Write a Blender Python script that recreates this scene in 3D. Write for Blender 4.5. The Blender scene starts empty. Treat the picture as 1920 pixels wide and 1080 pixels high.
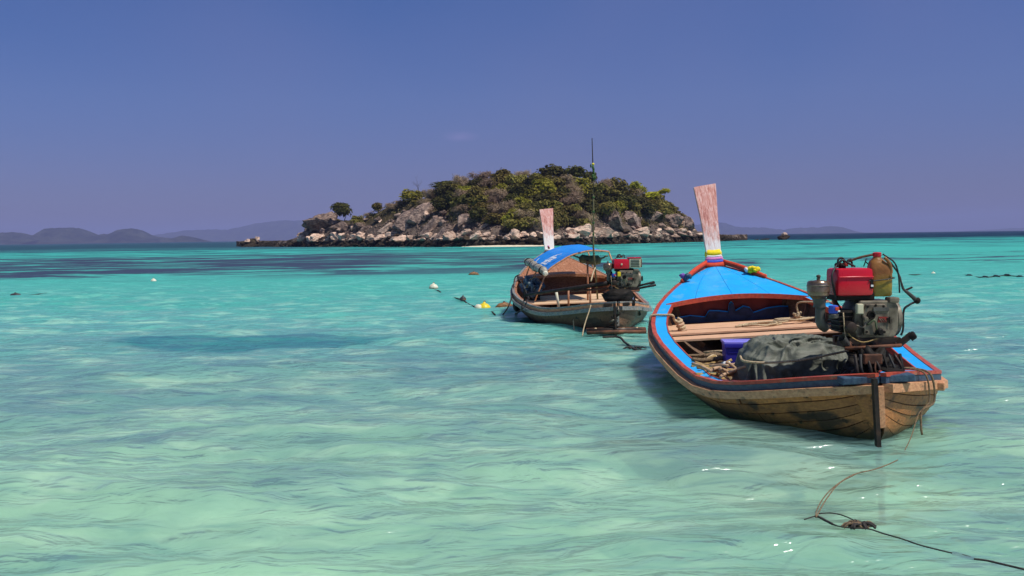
import bpy, bmesh, math, random
import numpy as np
from mathutils import Vector, Matrix, noise
R = math.radians
random.seed(7); rng = np.random.RandomState(11)
SC = bpy.context.scene
COL = SC.collection

# ------------------------------------------------------------------ camera, world, sun, exposure
CAM_H, FPX = 1.85, 1800.0
PITCH, ROLL = math.atan(95 / FPX), R(0.776)
cam_d = bpy.data.cameras.new('camera'); cam = bpy.data.objects.new('camera', cam_d); COL.objects.link(cam)
cam_d.sensor_width = 36.0; cam_d.lens = 36.0 * FPX / 1920.0
cam_d.clip_start = 0.1; cam_d.clip_end = 60000
Fv = Vector((0, math.cos(PITCH), -math.sin(PITCH))); Uv0 = Vector((0, math.sin(PITCH), math.cos(PITCH))); Rv0 = Vector((1, 0, 0))
Rv = Rv0 * math.cos(ROLL) - Uv0 * math.sin(ROLL); Uv = Uv0 * math.cos(ROLL) + Rv0 * math.sin(ROLL)
cam.matrix_world = Matrix(((Rv.x, Uv.x, -Fv.x, 0), (Rv.y, Uv.y, -Fv.y, 0), (Rv.z, Uv.z, -Fv.z, CAM_H), (0, 0, 0, 1)))
SC.camera = cam

SUN_DIR = Vector((0.40, -0.25, 0.88)).normalized()          # towards the sun
SUN_EL = math.asin(SUN_DIR.z); SUN_AZ = math.atan2(SUN_DIR.x, SUN_DIR.y)
W = bpy.data.worlds.new('World'); SC.world = W; W.use_nodes = True
nt = W.node_tree; nt.nodes.clear()
N = nt.nodes.new; Lk = nt.links.new
wo = N('ShaderNodeOutputWorld'); bg = N('ShaderNodeBackground'); bg.inputs['Strength'].default_value = 0.1
sky = N('ShaderNodeTexSky'); sky.sky_type = 'NISHITA'; sky.sun_disc = False
sky.sun_elevation = SUN_EL; sky.sun_rotation = SUN_AZ; sky.air_density = 1.0; sky.dust_density = 0.4; sky.ozone_density = 2.5
tc = N('ShaderNodeTexCoord'); sx = N('ShaderNodeSeparateXYZ'); Lk(tc.outputs['Generated'], sx.inputs[0])
rp = N('ShaderNodeValToRGB'); Lk(sx.outputs['Z'], rp.inputs[0])
SKYT = [(0.0, (0.28, 0.26, 0.52)), (0.06, (0.32, 0.32, 0.61)), (0.14, (0.34, 0.40, 0.70)), (0.25, (0.26, 0.41, 0.75)), (0.55, (0.72, 0.80, 0.88)), (1.0, (.9, .92, .95))]
while len(rp.color_ramp.elements) < len(SKYT): rp.color_ramp.elements.new(0.5)
for e, (p, c) in zip(rp.color_ramp.elements, SKYT): e.position = p; e.color = (*c, 1)
vn = N('ShaderNodeTexNoise'); vn.inputs['Scale'].default_value = 1.6; vn.inputs['Detail'].default_value = 3; Lk(tc.outputs['Generated'], vn.inputs['Vector'])
mx = N('ShaderNodeMix'); mx.data_type = 'RGBA'; mx.blend_type = 'MULTIPLY'; mx.inputs[0].default_value = 1
Lk(sky.outputs[0], mx.inputs[6]); Lk(rp.outputs[0], mx.inputs[7])
# one faint wisp of cloud
cd = Vector(((868 - 960) / FPX, 1, (445 - 256) / FPX)).normalized()
vs = N('ShaderNodeVectorMath'); vs.operation = 'SUBTRACT'; vs.inputs[1].default_value = cd; Lk(tc.outputs['Generated'], vs.inputs[0])
vm = N('ShaderNodeVectorMath'); vm.operation = 'MULTIPLY'; vm.inputs[1].default_value = (75, 75, 260); Lk(vs.outputs[0], vm.inputs[0])
nz = N('ShaderNodeTexNoise'); nz.inputs['Scale'].default_value = 1.1; nz.inputs['Detail'].default_value = 4; Lk(vm.outputs[0], nz.inputs['Vector'])
vl = N('ShaderNodeVectorMath'); vl.operation = 'LENGTH'; Lk(vm.outputs[0], vl.inputs[0])
m1 = N('ShaderNodeMapRange'); m1.inputs[1].default_value = 1.6; m1.inputs[2].default_value = 0.0; Lk(vl.outputs['Value'], m1.inputs[0])
m2 = N('ShaderNodeMath'); m2.operation = 'MULTIPLY'; Lk(m1.outputs[0], m2.inputs[0]); Lk(nz.outputs['Fac'], m2.inputs[1])
m3 = N('ShaderNodeMath'); m3.operation = 'MULTIPLY'; Lk(m2.outputs[0], m3.inputs[0]); m3.inputs[1].default_value = 0.5; m3.use_clamp = True
mc = N('ShaderNodeMix'); mc.data_type = 'RGBA'; vr = N('ShaderNodeMapRange'); vr.inputs[1].default_value = .45; vr.inputs[2].default_value = .7; vr.inputs[4].default_value = .35; Lk(vn.outputs['Fac'], vr.inputs[0])
mv = N('ShaderNodeMix'); mv.data_type = 'RGBA'; Lk(vr.outputs[0], mv.inputs[0]); Lk(mx.outputs[2], mv.inputs[6]); mv.inputs[7].default_value = (2.0, 2.1, 4.1, 1)
Lk(m3.outputs[0], mc.inputs[0]); Lk(mv.outputs[2], mc.inputs[6]); mc.inputs[7].default_value = (3.6, 3.1, 6.2, 1)
Lk(mc.outputs[2], bg.inputs[0]); Lk(bg.outputs[0], wo.inputs[0])

sl = bpy.data.lights.new('sun', 'SUN'); sl.energy = 4.3; sl.angle = R(0.53); sl.color = (1, 0.955, 0.88)
so = bpy.data.objects.new('sun', sl); COL.objects.link(so); so.rotation_euler = (-SUN_DIR).to_track_quat('-Z', 'Y').to_euler()
SC.view_settings.view_transform = 'Standard'; SC.view_settings.look = 'None'
SC.view_settings.exposure = 0.0; SC.view_settings.gamma = 1; SC.view_settings.use_curve_mapping = False
SC.render.engine = 'CYCLES'
SC.cycles.max_bounces = 6; SC.cycles.transparent_max_bounces = 12; SC.cycles.volume_bounces = 0
SC.cycles.use_denoising = True

def P(px, py, D):
    """world point seen at photo pixel (px, py) at distance D along +Y"""
    r = Fv + Rv * ((px - 960) / FPX) + Uv * ((540 - py) / FPX)
    return Vector((0, 0, CAM_H)) + r * (D / r.y)
def Pz(px, py, z=0.0):
    r = Fv + Rv * ((px - 960) / FPX) + Uv * ((540 - py) / FPX)
    return Vector((0, 0, CAM_H)) + r * ((z - CAM_H) / r.z)

# ------------------------------------------------------------------ materials
class MT:
    def __init__(s, name):
        s.m = bpy.data.materials.new(name); s.m.use_nodes = True; s.t = s.m.node_tree
        s.b = s.t.nodes['Principled BSDF']; s.o = s.t.nodes['Material Output']
    def n(s, typ, **kw):
        x = s.t.nodes.new(typ)
        for k, v in kw.items():
            if k in x.inputs.keys(): x.inputs[k].default_value = v
            else: setattr(x, k, v)
        return x
    def l(s, a, b): s.t.links.new(a, b)
    def ramp(s, src, stops):
        r = s.n('ShaderNodeValToRGB'); s.l(src, r.inputs[0]); E_ = r.color_ramp.elements
        while len(E_) < len(stops): E_.new(0.5)
        for e, (p, c) in zip(E_, stops): e.position = p; e.color = (*c, 1) if len(c) == 3 else c
        return r.outputs[0]
    def mix(s, fac, a, b, mode='MIX'):
        x = s.n('ShaderNodeMix', data_type='RGBA', blend_type=mode)
        for i, v in ((0, fac), (6, a), (7, b)):
            if isinstance(v, (int, float)): x.inputs[i].default_value = v
            elif isinstance(v, tuple): x.inputs[i].default_value = (*v, 1)
            else: s.l(v, x.inputs[i])
        return x.outputs[2]
    def math(s, op, a, b=None, clamp=False):
        x = s.n('ShaderNodeMath', operation=op, use_clamp=clamp)
        for i, v in ((0, a), (1, b)):
            if v is None: continue
            if isinstance(v, (int, float)): x.inputs[i].default_value = v
            else: s.l(v, x.inputs[i])
        return x.outputs[0]
    def rng(s, v, a, b, c=0.0, d=1.0, smooth=False):
        x = s.n('ShaderNodeMapRange'); s.l(v, x.inputs[0])
        if smooth: x.interpolation_type = 'SMOOTHSTEP'
        for i, q in ((1, a), (2, b), (3, c), (4, d)): x.inputs[i].default_value = q
        return x.outputs[0]
    def noise(s, scale, detail=4, vec=None, sc3=None, rough=0.55, coord='Object', dist=0.0):
        v = vec or s.n('ShaderNodeTexCoord').outputs[coord]
        if sc3:
            mp = s.n('ShaderNodeVectorMath', operation='MULTIPLY'); s.l(v, mp.inputs[0]); mp.inputs[1].default_value = sc3; v = mp.outputs[0]
        x = s.n('ShaderNodeTexNoise', Scale=scale, Detail=detail, Roughness=rough, Distortion=dist); s.l(v, x.inputs['Vector'])
        return x.outputs['Fac']
    def bump(s, h, dist=0.01, strength=1.0, prev=None):
        x = s.n('ShaderNodeBump', Distance=dist, Strength=strength); s.l(h, x.inputs['Height'])
        if prev is not None: s.l(prev, x.inputs['Normal'])
        return x.outputs[0]
def simple(name, c1, c2=None, rough=0.6, metal=0.0, scale=12, sc3=None, bump=0.004, spec=0.4, lo=0.35, hi=0.65, c3=None, s3=3.0, lo3=.55, hi3=.7, rnd=0.0, coat=0.0):
    m = MT(name); c2 = c2 or tuple(x * 0.75 for x in c1)
    nf = m.noise(scale, 6, sc3=sc3)
    col = m.ramp(nf, [(lo, c2), (hi, c1)])
    if c3: col = m.mix(m.rng(m.noise(s3, 5, sc3=sc3), lo3, hi3), col, c3)
    if rnd:
        oi = m.n('ShaderNodeObjectInfo'); hs = m.n('ShaderNodeHueSaturation')
        m.l(m.rng(oi.outputs['Random'], 0, 1, 1 - rnd, 1 + rnd), hs.inputs['Value']); m.l(col, hs.inputs['Color']); col = hs.outputs[0]
    m.l(col, m.b.inputs['Base Color']); m.b.inputs['Metallic'].default_value = metal
    m.l(m.rng(nf, 0.3, 0.7, min(1, rough + .12), max(0.03, rough - .1)), m.b.inputs['Roughness'])
    m.b.inputs['Specular IOR Level'].default_value = spec
    if coat: m.b.inputs['Coat Weight'].default_value = coat
    if bump: m.l(m.bump(nf, bump), m.b.inputs['Normal'])
    return m.m
M = {}
G = (1, 1, 9)
M['blue'] = simple('blue_gloss_paint', (0.012, 0.42, 0.92), (0.01, 0.36, 0.82), 0.36, scale=5, bump=.003, c3=(0.10, .42, .66), s3=7, lo3=.58, hi3=.74)
M['red_paint'] = simple('red_boat_paint', (0.52, 0.085, 0.04), (0.34, 0.045, 0.03), 0.45, scale=9, sc3=(3, 1, 3), c3=(.30, .16, .10), lo3=.58, hi3=.72, bump=.003)
M['dark_red'] = simple('dark_red_paint', (0.27, 0.026, 0.016), (0.18, 0.018, 0.014), 0.5, scale=6)
M['navy'] = simple('navy_paint', (0.022, 0.045, 0.09), (0.05, 0.10, 0.15), 0.5, scale=8, sc3=(4, .6, 4), c3=(.12, .13, .12), lo3=.6, hi3=.75)
M['plank_wood'] = simple('pale_sun_bleached_wood', (0.74, 0.45, 0.28), (0.56, 0.32, 0.19), 0.7, scale=7, sc3=(.8, 9, 9), c3=(.26, .15, .10), lo3=.6, hi3=.72, s3=4, rnd=.08)
M['cream_plank'] = simple('cream_new_plank', (.78, .54, .33), (.66, .43, .25), .7, scale=7, sc3=(.8, 9, 9), rnd=.06)
M['rail_wood'] = simple('bare_rail_wood', (.70, .36, .18), (.48, .22, .11), 0.7, scale=6, sc3=(7, .8, 7), c3=(.17, .10, .06), lo3=.56, hi3=.7)
def hullmat(name, a, b, st, tide):
    m = MT(name); oi = m.n('ShaderNodeObjectInfo')
    grain = m.noise(6, 7, sc3=(6, .6, 9)); col = m.ramp(grain, [(.3, b), (.68, a)])
    blot = m.noise(2.1, 6, sc3=(1, .8, 1.6)); col = m.mix(m.rng(blot, .51, .60), col, st)
    w = m.noise(9, 5); col = m.mix(m.rng(w, .58, .68), col, tuple(x * .5 for x in st))
    gp = m.n('ShaderNodeNewGeometry'); sp = m.n('ShaderNodeSeparateXYZ'); m.l(gp.outputs['Position'], sp.inputs[0])
    zz = m.math('ADD', sp.outputs['Z'], m.math('MULTIPLY', blot, -.14)); col = m.mix(m.rng(zz, .10, -.03), col, tide)
    hs = m.n('ShaderNodeHueSaturation'); m.l(m.rng(oi.outputs['Random'], 0, 1, .72, 1.25), hs.inputs['Value']); m.l(col, hs.inputs['Color'])
    m.l(hs.outputs[0], m.b.inputs['Base Color']); m.b.inputs['Roughness'].default_value = .55; m.b.inputs['Specular IOR Level'].default_value = .35
    m.l(m.bump(grain, .006), m.b.inputs['Normal']); return m.m
M['hull1'] = hullmat('weathered_brown_hull', (.50, .20, .062), (.29, .11, .038), (.065, .032, .02), (.035, .028, .014))
M['hull2'] = hullmat('faded_grey_hull', (.22, .115, .06), (.13, .07, .04), (.07, .035, .025), (.045, .012, .01))
M['lining'] = simple('inner_hull_wood', (.20, .125, .085), (.12, .07, .045), .75, scale=5, sc3=(5, .8, 8))
M['rib_wood'] = simple('rib_wood', (.30, .20, .14), (.18, .11, .075), .75, scale=8, sc3=(3, 3, 3))
M['varnish'] = simple('orange_varnished_wood', (.44, .19, .085), (.28, .11, .05), .4, scale=5, sc3=(7, .8, 7), c3=(.55, .30, .18), lo3=.55, hi3=.75)
M['caulk'] = simple('black_caulk', (.012, .01, .008), (.02, .016, .012), .8)
M['pale_blue'] = simple('faded_light_blue_paint', (.27, .27, .26), (.15, .14, .13), .5, scale=9, sc3=(5, .7, 5), c3=(.32, .26, .2), lo3=.52, hi3=.64)
def prowmat():
    m = MT('weathered_pink_prow'); g = m.noise(5, 8, sc3=(6, 3, 1.1), rough=.72, dist=.5)
    col = m.ramp(g, [(.32, (.34, .10, .08)), (.48, (.62, .28, .23)), (.66, (.82, .58, .52))])
    t = m.n('ShaderNodeTexCoord'); sp = m.n('ShaderNodeSeparateXYZ'); m.l(t.outputs['Object'], sp.inputs[0])
    z = m.math('ADD', sp.outputs['Z'], m.math('MULTIPLY', m.math('SUBTRACT', m.noise(6, 7, sc3=(5, 2, 1.2), rough=.7), .5), 1.3))
    col = m.mix(m.rng(z, .66, .28), col, (.80, .76, .72))
    m.l(col, m.b.inputs['Base Color']); m.b.inputs['Roughness'].default_value = .75; m.l(m.bump(g, .012), m.b.inputs['Normal']); return m.m
M['prow'] = prowmat()
for nm, c in (('yellow', (.95, .74, .01)), ('white', (.8, .8, .78)), ('pink', (.66, .22, .50)), ('ribbon_blue', (.06, .12, .62)), ('ribbon_red', (.66, .06, .02)), ('violet', (.2, .1, .45)), ('orange', (.75, .3, .03)), ('leaf_green', (.05, .12, .03))):
    M[nm] = simple(nm + '_cloth', c, tuple(x * .8 for x in c), .75, scale=30, bump=.003)
M['rope'] = simple('pale_rope', (.60, .46, .28), (.36, .26, .15), .85, scale=60, sc3=(1, 1, 1), bump=.008)
M['old_rope'] = simple('dirty_brown_rope', (.26, .17, .09), (.10, .07, .045), .9, scale=50, bump=.008)
M['sea_rope'] = simple('dark_weedy_rope', (.045, .035, .03), (.018, .018, .018), .8, scale=30, bump=.01)
M['tank_red'] = simple('red_fuel_tank_paint', (.62, .006, .022), (.50, .005, .018), .3, scale=4, bump=.001, spec=.55, c3=(.30, .01, .01), lo3=.68, hi3=.8, s3=9)
M['steel'] = simple('dull_oily_metal', (.30, .25, .18), (.10, .08, .055), .5, metal=.35, scale=9, c3=(.05, .04, .03), lo3=.55, hi3=.68, s3=6)
M['cast'] = simple('grimy_cast_iron', (.27, .23, .165), (.09, .075, .05), .5, metal=.2, scale=7, c3=(.03, .022, .015), lo3=.52, hi3=.7, s3=11)
M['chrome'] = simple('worn_bronze_metal', (.46, .36, .27), (.20, .13, .09), .32, metal=.75, scale=9, c3=(.16, .09, .05), lo3=.55, hi3=.7, s3=5)
M['black'] = simple('black_grease', (.008, .007, .006), (.018, .014, .011), .65, scale=14, spec=.2)
M['rubber'] = simple('black_rubber', (.014, .014, .014), (.025, .025, .024), .55, scale=20)
M['rust'] = simple('rusty_steel', (.20, .075, .035), (.07, .035, .022), .7, metal=.2, scale=10)
M['dark_frame'] = simple('dark_engine_frame', (.05, .032, .022), (.018, .014, .012), .5, metal=.3, scale=10, c3=(.16, .07, .04), lo3=.6, hi3=.7)
M['green_paint'] = simple('green_grey_paint', (.10, .13, .06), (.05, .06, .035), .5, scale=8)
M['grey_paint'] = simple('blue_grey_paint', (.11, .105, .09), (.04, .04, .035), .5, scale=7)
M['jug'] = MT('murky_yellow_jug').m
m = MT('brown_oil_jug'); g = m.noise(5, 5, sc3=(1, 1, 1.5)); t = m.n('ShaderNodeTexCoord'); sp = m.n('ShaderNodeSeparateXYZ'); m.l(t.outputs['Object'], sp.inputs[0])
m.l(m.mix(m.rng(m.math('ADD', sp.outputs['Z'], m.math('MULTIPLY', g, .05)), .20, .11), m.ramp(g, [(.3, (.20, .075, .018)), (.7, (.33, .15, .035))]), (.27, .19, .025)), m.b.inputs['Base Color'])
m.b.inputs['Roughness'].default_value = .3; m.l(m.bump(m.noise(7, 3), .02), m.b.inputs['Normal']); M['jug'] = m.m
m = MT('black_green_tarpaulin'); g = m.noise(4, 8, rough=.65, dist=.6); g2 = m.noise(18, 4)
m.l(m.mix(m.rng(g2, .6, .72), m.ramp(g, [(.32, (.045, .053, .042)), (.55, (.13, .14, .11)), (.78, (.22, .22, .18))]), (.17, .16, .13)), m.b.inputs['Base Color'])
m.b.inputs['Roughness'].default_value = .6; m.b.inputs['Specular IOR Level'].default_value = .35; m.l(m.bump(g, .015), m.b.inputs['Normal']); M['tarp'] = m.m
M['box_blue'] = simple('blue_plastic_box', (.035, .03, .36), (.028, .025, .30), .35, scale=5, bump=0)
M['lid_blue'] = simple('pale_violet_lid', (.28, .25, .80), (.22, .2, .7), .3, scale=5, bump=0)
M['canopy'] = simple('bright_blue_canopy_sheet', (.010, .27, .80), (.008, .22, .72), .5, scale=3, bump=.004)
M['straw'] = simple('tan_net_bundle', (.55, .38, .15), (.30, .19, .07), .9, scale=28, sc3=(6, 1, 6), bump=.01)
M['driftwood'] = simple('pale_stick_wood', (.58, .38, .24), (.32, .2, .12), .8, scale=9)
M['float_white'] = simple('white_float', (.78, .76, .62), (.6, .56, .4), .45, scale=6)
M['float_yellow'] = simple('yellow_float', (.85, .66, .02), (.7, .5, .02), .4, scale=6)
M['float_brown'] = simple('brown_weedy_float', (.36, .15, .05), (.08, .06, .03), .6, scale=14)
M['float_dark'] = simple('dark_float', (.05, .045, .05), (.02, .02, .025), .5, scale=14)
M['net_blue'] = simple('faded_blue_netting', (.05, .11, .17), (.02, .03, .045), .8, scale=9, c3=(.28, .32, .3), lo3=.56, hi3=.62, s3=12)
M['bamboo'] = simple('bamboo_pole', (.20, .17, .07), (.10, .09, .045), .5, scale=5, sc3=(5, 5, 1))
M['label_cream'] = simple('cream_plate', (.62, .58, .40), (.5, .46, .3), .5, bump=0)

# ------------------------------------------------------------------ mesh helpers
def smoothify(me, on=True):
    me.polygons.foreach_set('use_smooth', [on] * len(me.polygons))
def link(name, me, mat, parent=None, smooth=False):
    ob = bpy.data.objects.new(name, me); COL.objects.link(ob)
    if mat is not None and len(me.materials) == 0: me.materials.append(mat)
    if smooth: smoothify(me)
    if parent is not None: ob.parent = parent
    return ob
def tag(o, label=None, cat=None, group=None, kind=None):
    if label: o['label'] = label
    if cat: o['category'] = cat
    if group: o['group'] = group
    if kind: o['kind'] = kind
    return o
def empty(name, loc=(0, 0, 0), rot=(0, 0, 0)):
    o = bpy.data.objects.new(name, None); COL.objects.link(o); o.empty_display_size = .2
    o.location = loc; o.rotation_euler = rot; return o
def catmull(pts, per=6):
    pts = [Vector(p) for p in pts]
    if len(pts) < 3: return pts
    q = [pts[0] * 2 - pts[1]] + pts + [pts[-1] * 2 - pts[-2]]; out = []
    for i in range(1, len(q) - 2):
        a, b, c, d = q[i - 1:i + 3]
        for k in range(per):
            t = k / per
            out.append(.5 * ((2 * b) + (c - a) * t + (2 * a - 5 * b + 4 * c - d) * t * t + (3 * b - a - 3 * c + d) * t ** 3))
    out.append(pts[-1]); return out
class MB:
    def __init__(s): s.v = []; s.f = []
    def add(s, vs, fs):
        o = len(s.v); s.v += [tuple(x) for x in vs]; s.f += [tuple(i + o for i in f) for f in fs]; return s
    def box(s, c, sz, rot=None, bev=0.0, taper=(1, 1)):
        hx, hy, hz = (x / 2 for x in sz); b = min(bev, hx * .9, hy * .9, hz * .9); c = Vector(c)
        Rm = rot if isinstance(rot, Matrix) else (Matrix.Rotation(rot, 3, 'Z') if rot else Matrix.Identity(3))
        bm = bmesh.new(); bmesh.ops.create_cube(bm, size=1)
        for v in bm.verts:
            tx = taper[0] if v.co.z > 0 else 1; ty = taper[1] if v.co.z > 0 else 1
            v.co = Vector((v.co.x * 2 * hx * tx, v.co.y * 2 * hy * ty, v.co.z * 2 * hz))
        if b > 0: bmesh.ops.bevel(bm, geom=list(bm.edges), offset=b, segments=2, affect='EDGES', profile=.6)
        bm.verts.index_update(); s.add([c + Rm @ v.co for v in bm.verts], [[v.index for v in f.verts] for f in bm.faces]); bm.free(); return s
    def tube(s, pts, r, n=8, per=0, cap=True, flat=1.0):
        pts = catmull(pts, per) if per else [Vector(p) for p in pts]
        rs = r if isinstance(r, (list, tuple)) else [r] * len(pts)
        if len(rs) != len(pts): rs = [rs[min(len(rs) - 1, int(i * len(rs) / len(pts)))] for i in range(len(pts))]
        vs, fs = [], []; up = Vector((0, 0, 1)); prev = None
        for i, p in enumerate(pts):
            d = (pts[min(i + 1, len(pts) - 1)] - pts[max(i - 1, 0)]); d = d.normalized() if d.length > 1e-9 else Vector((0, 1, 0))
            if prev is None:
                a = d.cross(up if abs(d.z) < .9 else Vector((1, 0, 0))).normalized()
            else:
                a = (prev - d * prev.dot(d)); a = a.normalized() if a.length > 1e-6 else d.orthogonal().normalized()
            prev = a; b = d.cross(a)
            for k in range(n):
                t = 2 * math.pi * k / n; vs.append(p + (a * math.cos(t) + b * math.sin(t) * flat) * rs[i])
        for i in range(len(pts) - 1):
            for k in range(n): fs.append((i * n + k, i * n + (k + 1) % n, (i + 1) * n + (k + 1) % n, (i + 1) * n + k))
        if cap: fs.append(tuple(range(n))[::-1]); fs.append(tuple((len(pts) - 1) * n + k for k in range(n)))
        return s.add(vs, fs)
    def lathe(s, prof, c=(0, 0, 0), n=20, axis=None):
        """prof: (radius, height) list; axis: direction"""
        Rm = Vector((0, 0, 1)).rotation_difference(Vector(axis)).to_matrix() if axis else Matrix.Identity(3); c = Vector(c)
        vs = []; fs = []
        for r, h in prof:
            for k in range(n): t = 2 * math.pi * k / n; vs.append(c + Rm @ Vector((r * math.cos(t), r * math.sin(t), h)))
        for i in range(len(prof) - 1):
            for k in range(n): fs.append((i * n + k, i * n + (k + 1) % n, (i + 1) * n + (k + 1) % n, (i + 1) * n + k))
        fs.append(tuple(range(n))[::-1]); fs.append(tuple((len(prof) - 1) * n + k for k in range(n)))
        return s.add(vs, fs)
    def blob(s, c, sz, disp=.1, fr=2.0, sub=3, seed=0, rot=None):
        bm = bmesh.new(); bmesh.ops.create_icosphere(bm, subdivisions=sub, radius=1); c = Vector(c)
        Rm = rot if rot else Matrix.Identity(3)
        for v in bm.verts:
            d = 1 + disp * noise.noise(v.co * fr + Vector((seed * 7.1, seed * 3.3, 0)))
            v.co = Vector((v.co.x * sz[0] * d, v.co.y * sz[1] * d, v.co.z * sz[2] * d))
        bm.verts.index_update(); s.add([c + Rm @ v.co for v in bm.verts], [[v.index for v in f.verts] for f in bm.faces]); bm.free(); return s
    def prism(s, poly, y0, y1, c=(0, 0, 0)):
        """poly in (x,z), extruded along y"""
        n = len(poly); c = Vector(c)
        vs = [c + Vector((x, y0, z)) for x, z in poly] + [c + Vector((x, y1, z)) for x, z in poly]
        fs = [tuple(range(n)), tuple(range(2 * n - 1, n - 1, -1))] + [(i, i + n, (i + 1) % n + n, (i + 1) % n) for i in range(n)]
        return s.add(vs, fs)
    def build(s, name, mat, parent=None, smooth=False, angle=None):
        me = bpy.data.meshes.new(name); me.from_pydata(s.v, [], s.f); me.update()
        o = link(name, me, mat, parent)
        if smooth:
            smoothify(me)
            if angle is not None: me.set_sharp_from_angle(angle=R(angle))
        return o
def rope_thing(name, pts, r, mat, label, cat='rope', group=None, per=5, n=6, base=None):
    b = Vector(base) if base is not None else Vector(pts[0])
    mb = MB().tube([Vector(p) - b for p in pts], r, n=n, per=per)
    o = mb.build(name, mat, None, True); o.location = b
    return tag(o, label, cat, group)

# ------------------------------------------------------------------ haze, water, seabed
HB = MB()
HB.box((0, 13400, 134), (16000, 27400, 276))
hz = HB.build('haze', None); tag(hz, kind='stuff')
hm = bpy.data.materials.new('pale_haze'); hm.use_nodes = True; hm.node_tree.nodes.clear()
ho = hm.node_tree.nodes.new('ShaderNodeOutputMaterial'); hv = hm.node_tree.nodes.new('ShaderNodeVolumePrincipled')
hv.inputs['Density'].default_value = 0.00012; hv.inputs['Color'].default_value = (.47, .52, .93, 1); hv.inputs['Anisotropy'].default_value = 0.0
hm.node_tree.links.new(hv.outputs[0], ho.inputs['Volume']); hz.data.materials.append(hm)

def wave(X, Y):
    """water surface height, numpy arrays"""
    z = np.zeros_like(X); r = np.random.RandomState(5)
    for i in range(46):
        lam = 0.30 * (1.13 ** i) if i < 30 else r.uniform(.35, 4)
        lam = min(lam, 5.5)
        th = r.normal(math.pi * .5 + .18, .42 if lam > 1 else .62); k = 2 * math.pi / lam
        kx, ky = k * math.cos(th), k * math.sin(th); ph = r.uniform(0, 7)
        amp = 0.0090 * lam ** .62
        wx = 0.35 * np.sin(.9 * X + .7 * Y + i) + .3 * np.sin(.31 * X - .5 * Y + 2 * i)
        a = amp * (.6 + .55 * np.sin(.43 * X + .31 * Y + 1.7 * i) * np.sin(.27 * Y - .22 * X + i))
        s_ = np.sin(kx * X + ky * Y + ph + wx)
        z += a * (s_ + .35 * (s_ * s_ - .5))
    return z
NT = 620; tt = np.linspace(-1.15, 1.15, NT)
rows = [2.4]
while rows[-1] < 60: rows.append(rows[-1] * 1.0062)
while rows[-1] < 26000: rows.append(rows[-1] * 1.045)
rows = np.array(rows); YY = np.repeat(rows[:, None], NT, 1); XX = YY * tt[None, :] * (1 + 0 * YY)
Yw = YY - 1.6
Zw = wave(XX, Yw) * np.clip(1 - (YY - 12) / 95, .0, 1) ** 1.0 * np.where(YY < 140, 1, 0)
Zw *= np.clip((YY - 2.4) / .8, .3, 1)
vv = np.stack([XX, Yw, Zw], -1).reshape(-1, 3)
nr = len(rows); idx = np.arange(nr * NT).reshape(nr, NT)
q = np.stack([idx[:-1, :-1], idx[:-1, 1:], idx[1:, 1:], idx[1:, :-1]], -1).reshape(-1, 4)
def grid_mesh(name, v, q):
    me = bpy.data.meshes.new(name); me.vertices.add(len(v)); me.vertices.foreach_set('co', v.astype(np.float32).ravel())
    me.loops.add(q.size); me.loops.foreach_set('vertex_index', q.astype(np.int32).ravel())
    me.polygons.add(len(q)); me.polygons.foreach_set('loop_start', np.arange(0, q.size, 4, dtype=np.int32))
    me.update(calc_edges=True); me.polygons.foreach_set('use_smooth', np.ones(len(q), dtype=bool)); return me
m = MT('turquoise_sea')
gp = m.n('ShaderNodeNewGeometry'); sp = m.n('ShaderNodeSeparateXYZ'); m.l(gp.outputs['Position'], sp.inputs[0]); pos = gp.outputs['Position']
X_, Y_ = sp.outputs['X'], sp.outputs['Y']
big = m.noise(1, 4, vec=pos, sc3=(.020, .045, 1)); mid = m.noise(1, 5, vec=pos, sc3=(.22, .40, 1), dist=.5); fin = m.noise(1, 5, vec=pos, sc3=(1.0, 1.9, 1), dist=.5)
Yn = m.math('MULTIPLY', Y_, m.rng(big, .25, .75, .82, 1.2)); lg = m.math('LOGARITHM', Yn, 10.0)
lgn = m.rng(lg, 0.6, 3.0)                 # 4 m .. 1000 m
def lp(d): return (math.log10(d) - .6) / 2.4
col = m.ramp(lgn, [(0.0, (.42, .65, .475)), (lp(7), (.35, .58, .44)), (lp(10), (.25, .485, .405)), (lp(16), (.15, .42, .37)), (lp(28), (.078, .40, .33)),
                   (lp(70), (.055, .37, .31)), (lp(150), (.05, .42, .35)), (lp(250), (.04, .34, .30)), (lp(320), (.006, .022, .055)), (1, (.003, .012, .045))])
# sandy milky patches near the beach, with sky-reflection streaks painted in
pt = m.math('MULTIPLY', m.rng(mid, .47, .68, 0, 1, True), m.rng(Y_, 15, 6)); col = m.mix(m.math('MULTIPLY', pt, .75), col, (.47, .80, .55))
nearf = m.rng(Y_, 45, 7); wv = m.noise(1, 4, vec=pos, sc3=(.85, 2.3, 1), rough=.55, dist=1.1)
col = m.mix(m.math('MULTIPLY', m.rng(fin, .47, .66, 0, 1, True), m.math('MULTIPLY', nearf, .62)), col, (.58, .84, .60))
col = m.mix(m.math('MULTIPLY', m.rng(wv, .50, .34, 0, 1, True), m.math('MULTIPLY', nearf, .50)), col, (.16, .34, .34))  # blue-grey wave-shaped streaks: reflected sky painted into the body colour
col = m.mix(m.math('MULTIPLY', m.rng(fin, .5, .62), m.math('MULTIPLY', m.rng(Y_, 20, 45, 0, .3), m.rng(Y_, 190, 110))), col, (.10, .55, .46))
pt2 = m.math('MULTIPLY', m.rng(mid, .54, .38, 0, 1, True), m.rng(Y_, 45, 8)); col = m.mix(m.math('MULTIPLY', pt2, .5), col, (.13, .31, .33))
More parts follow.
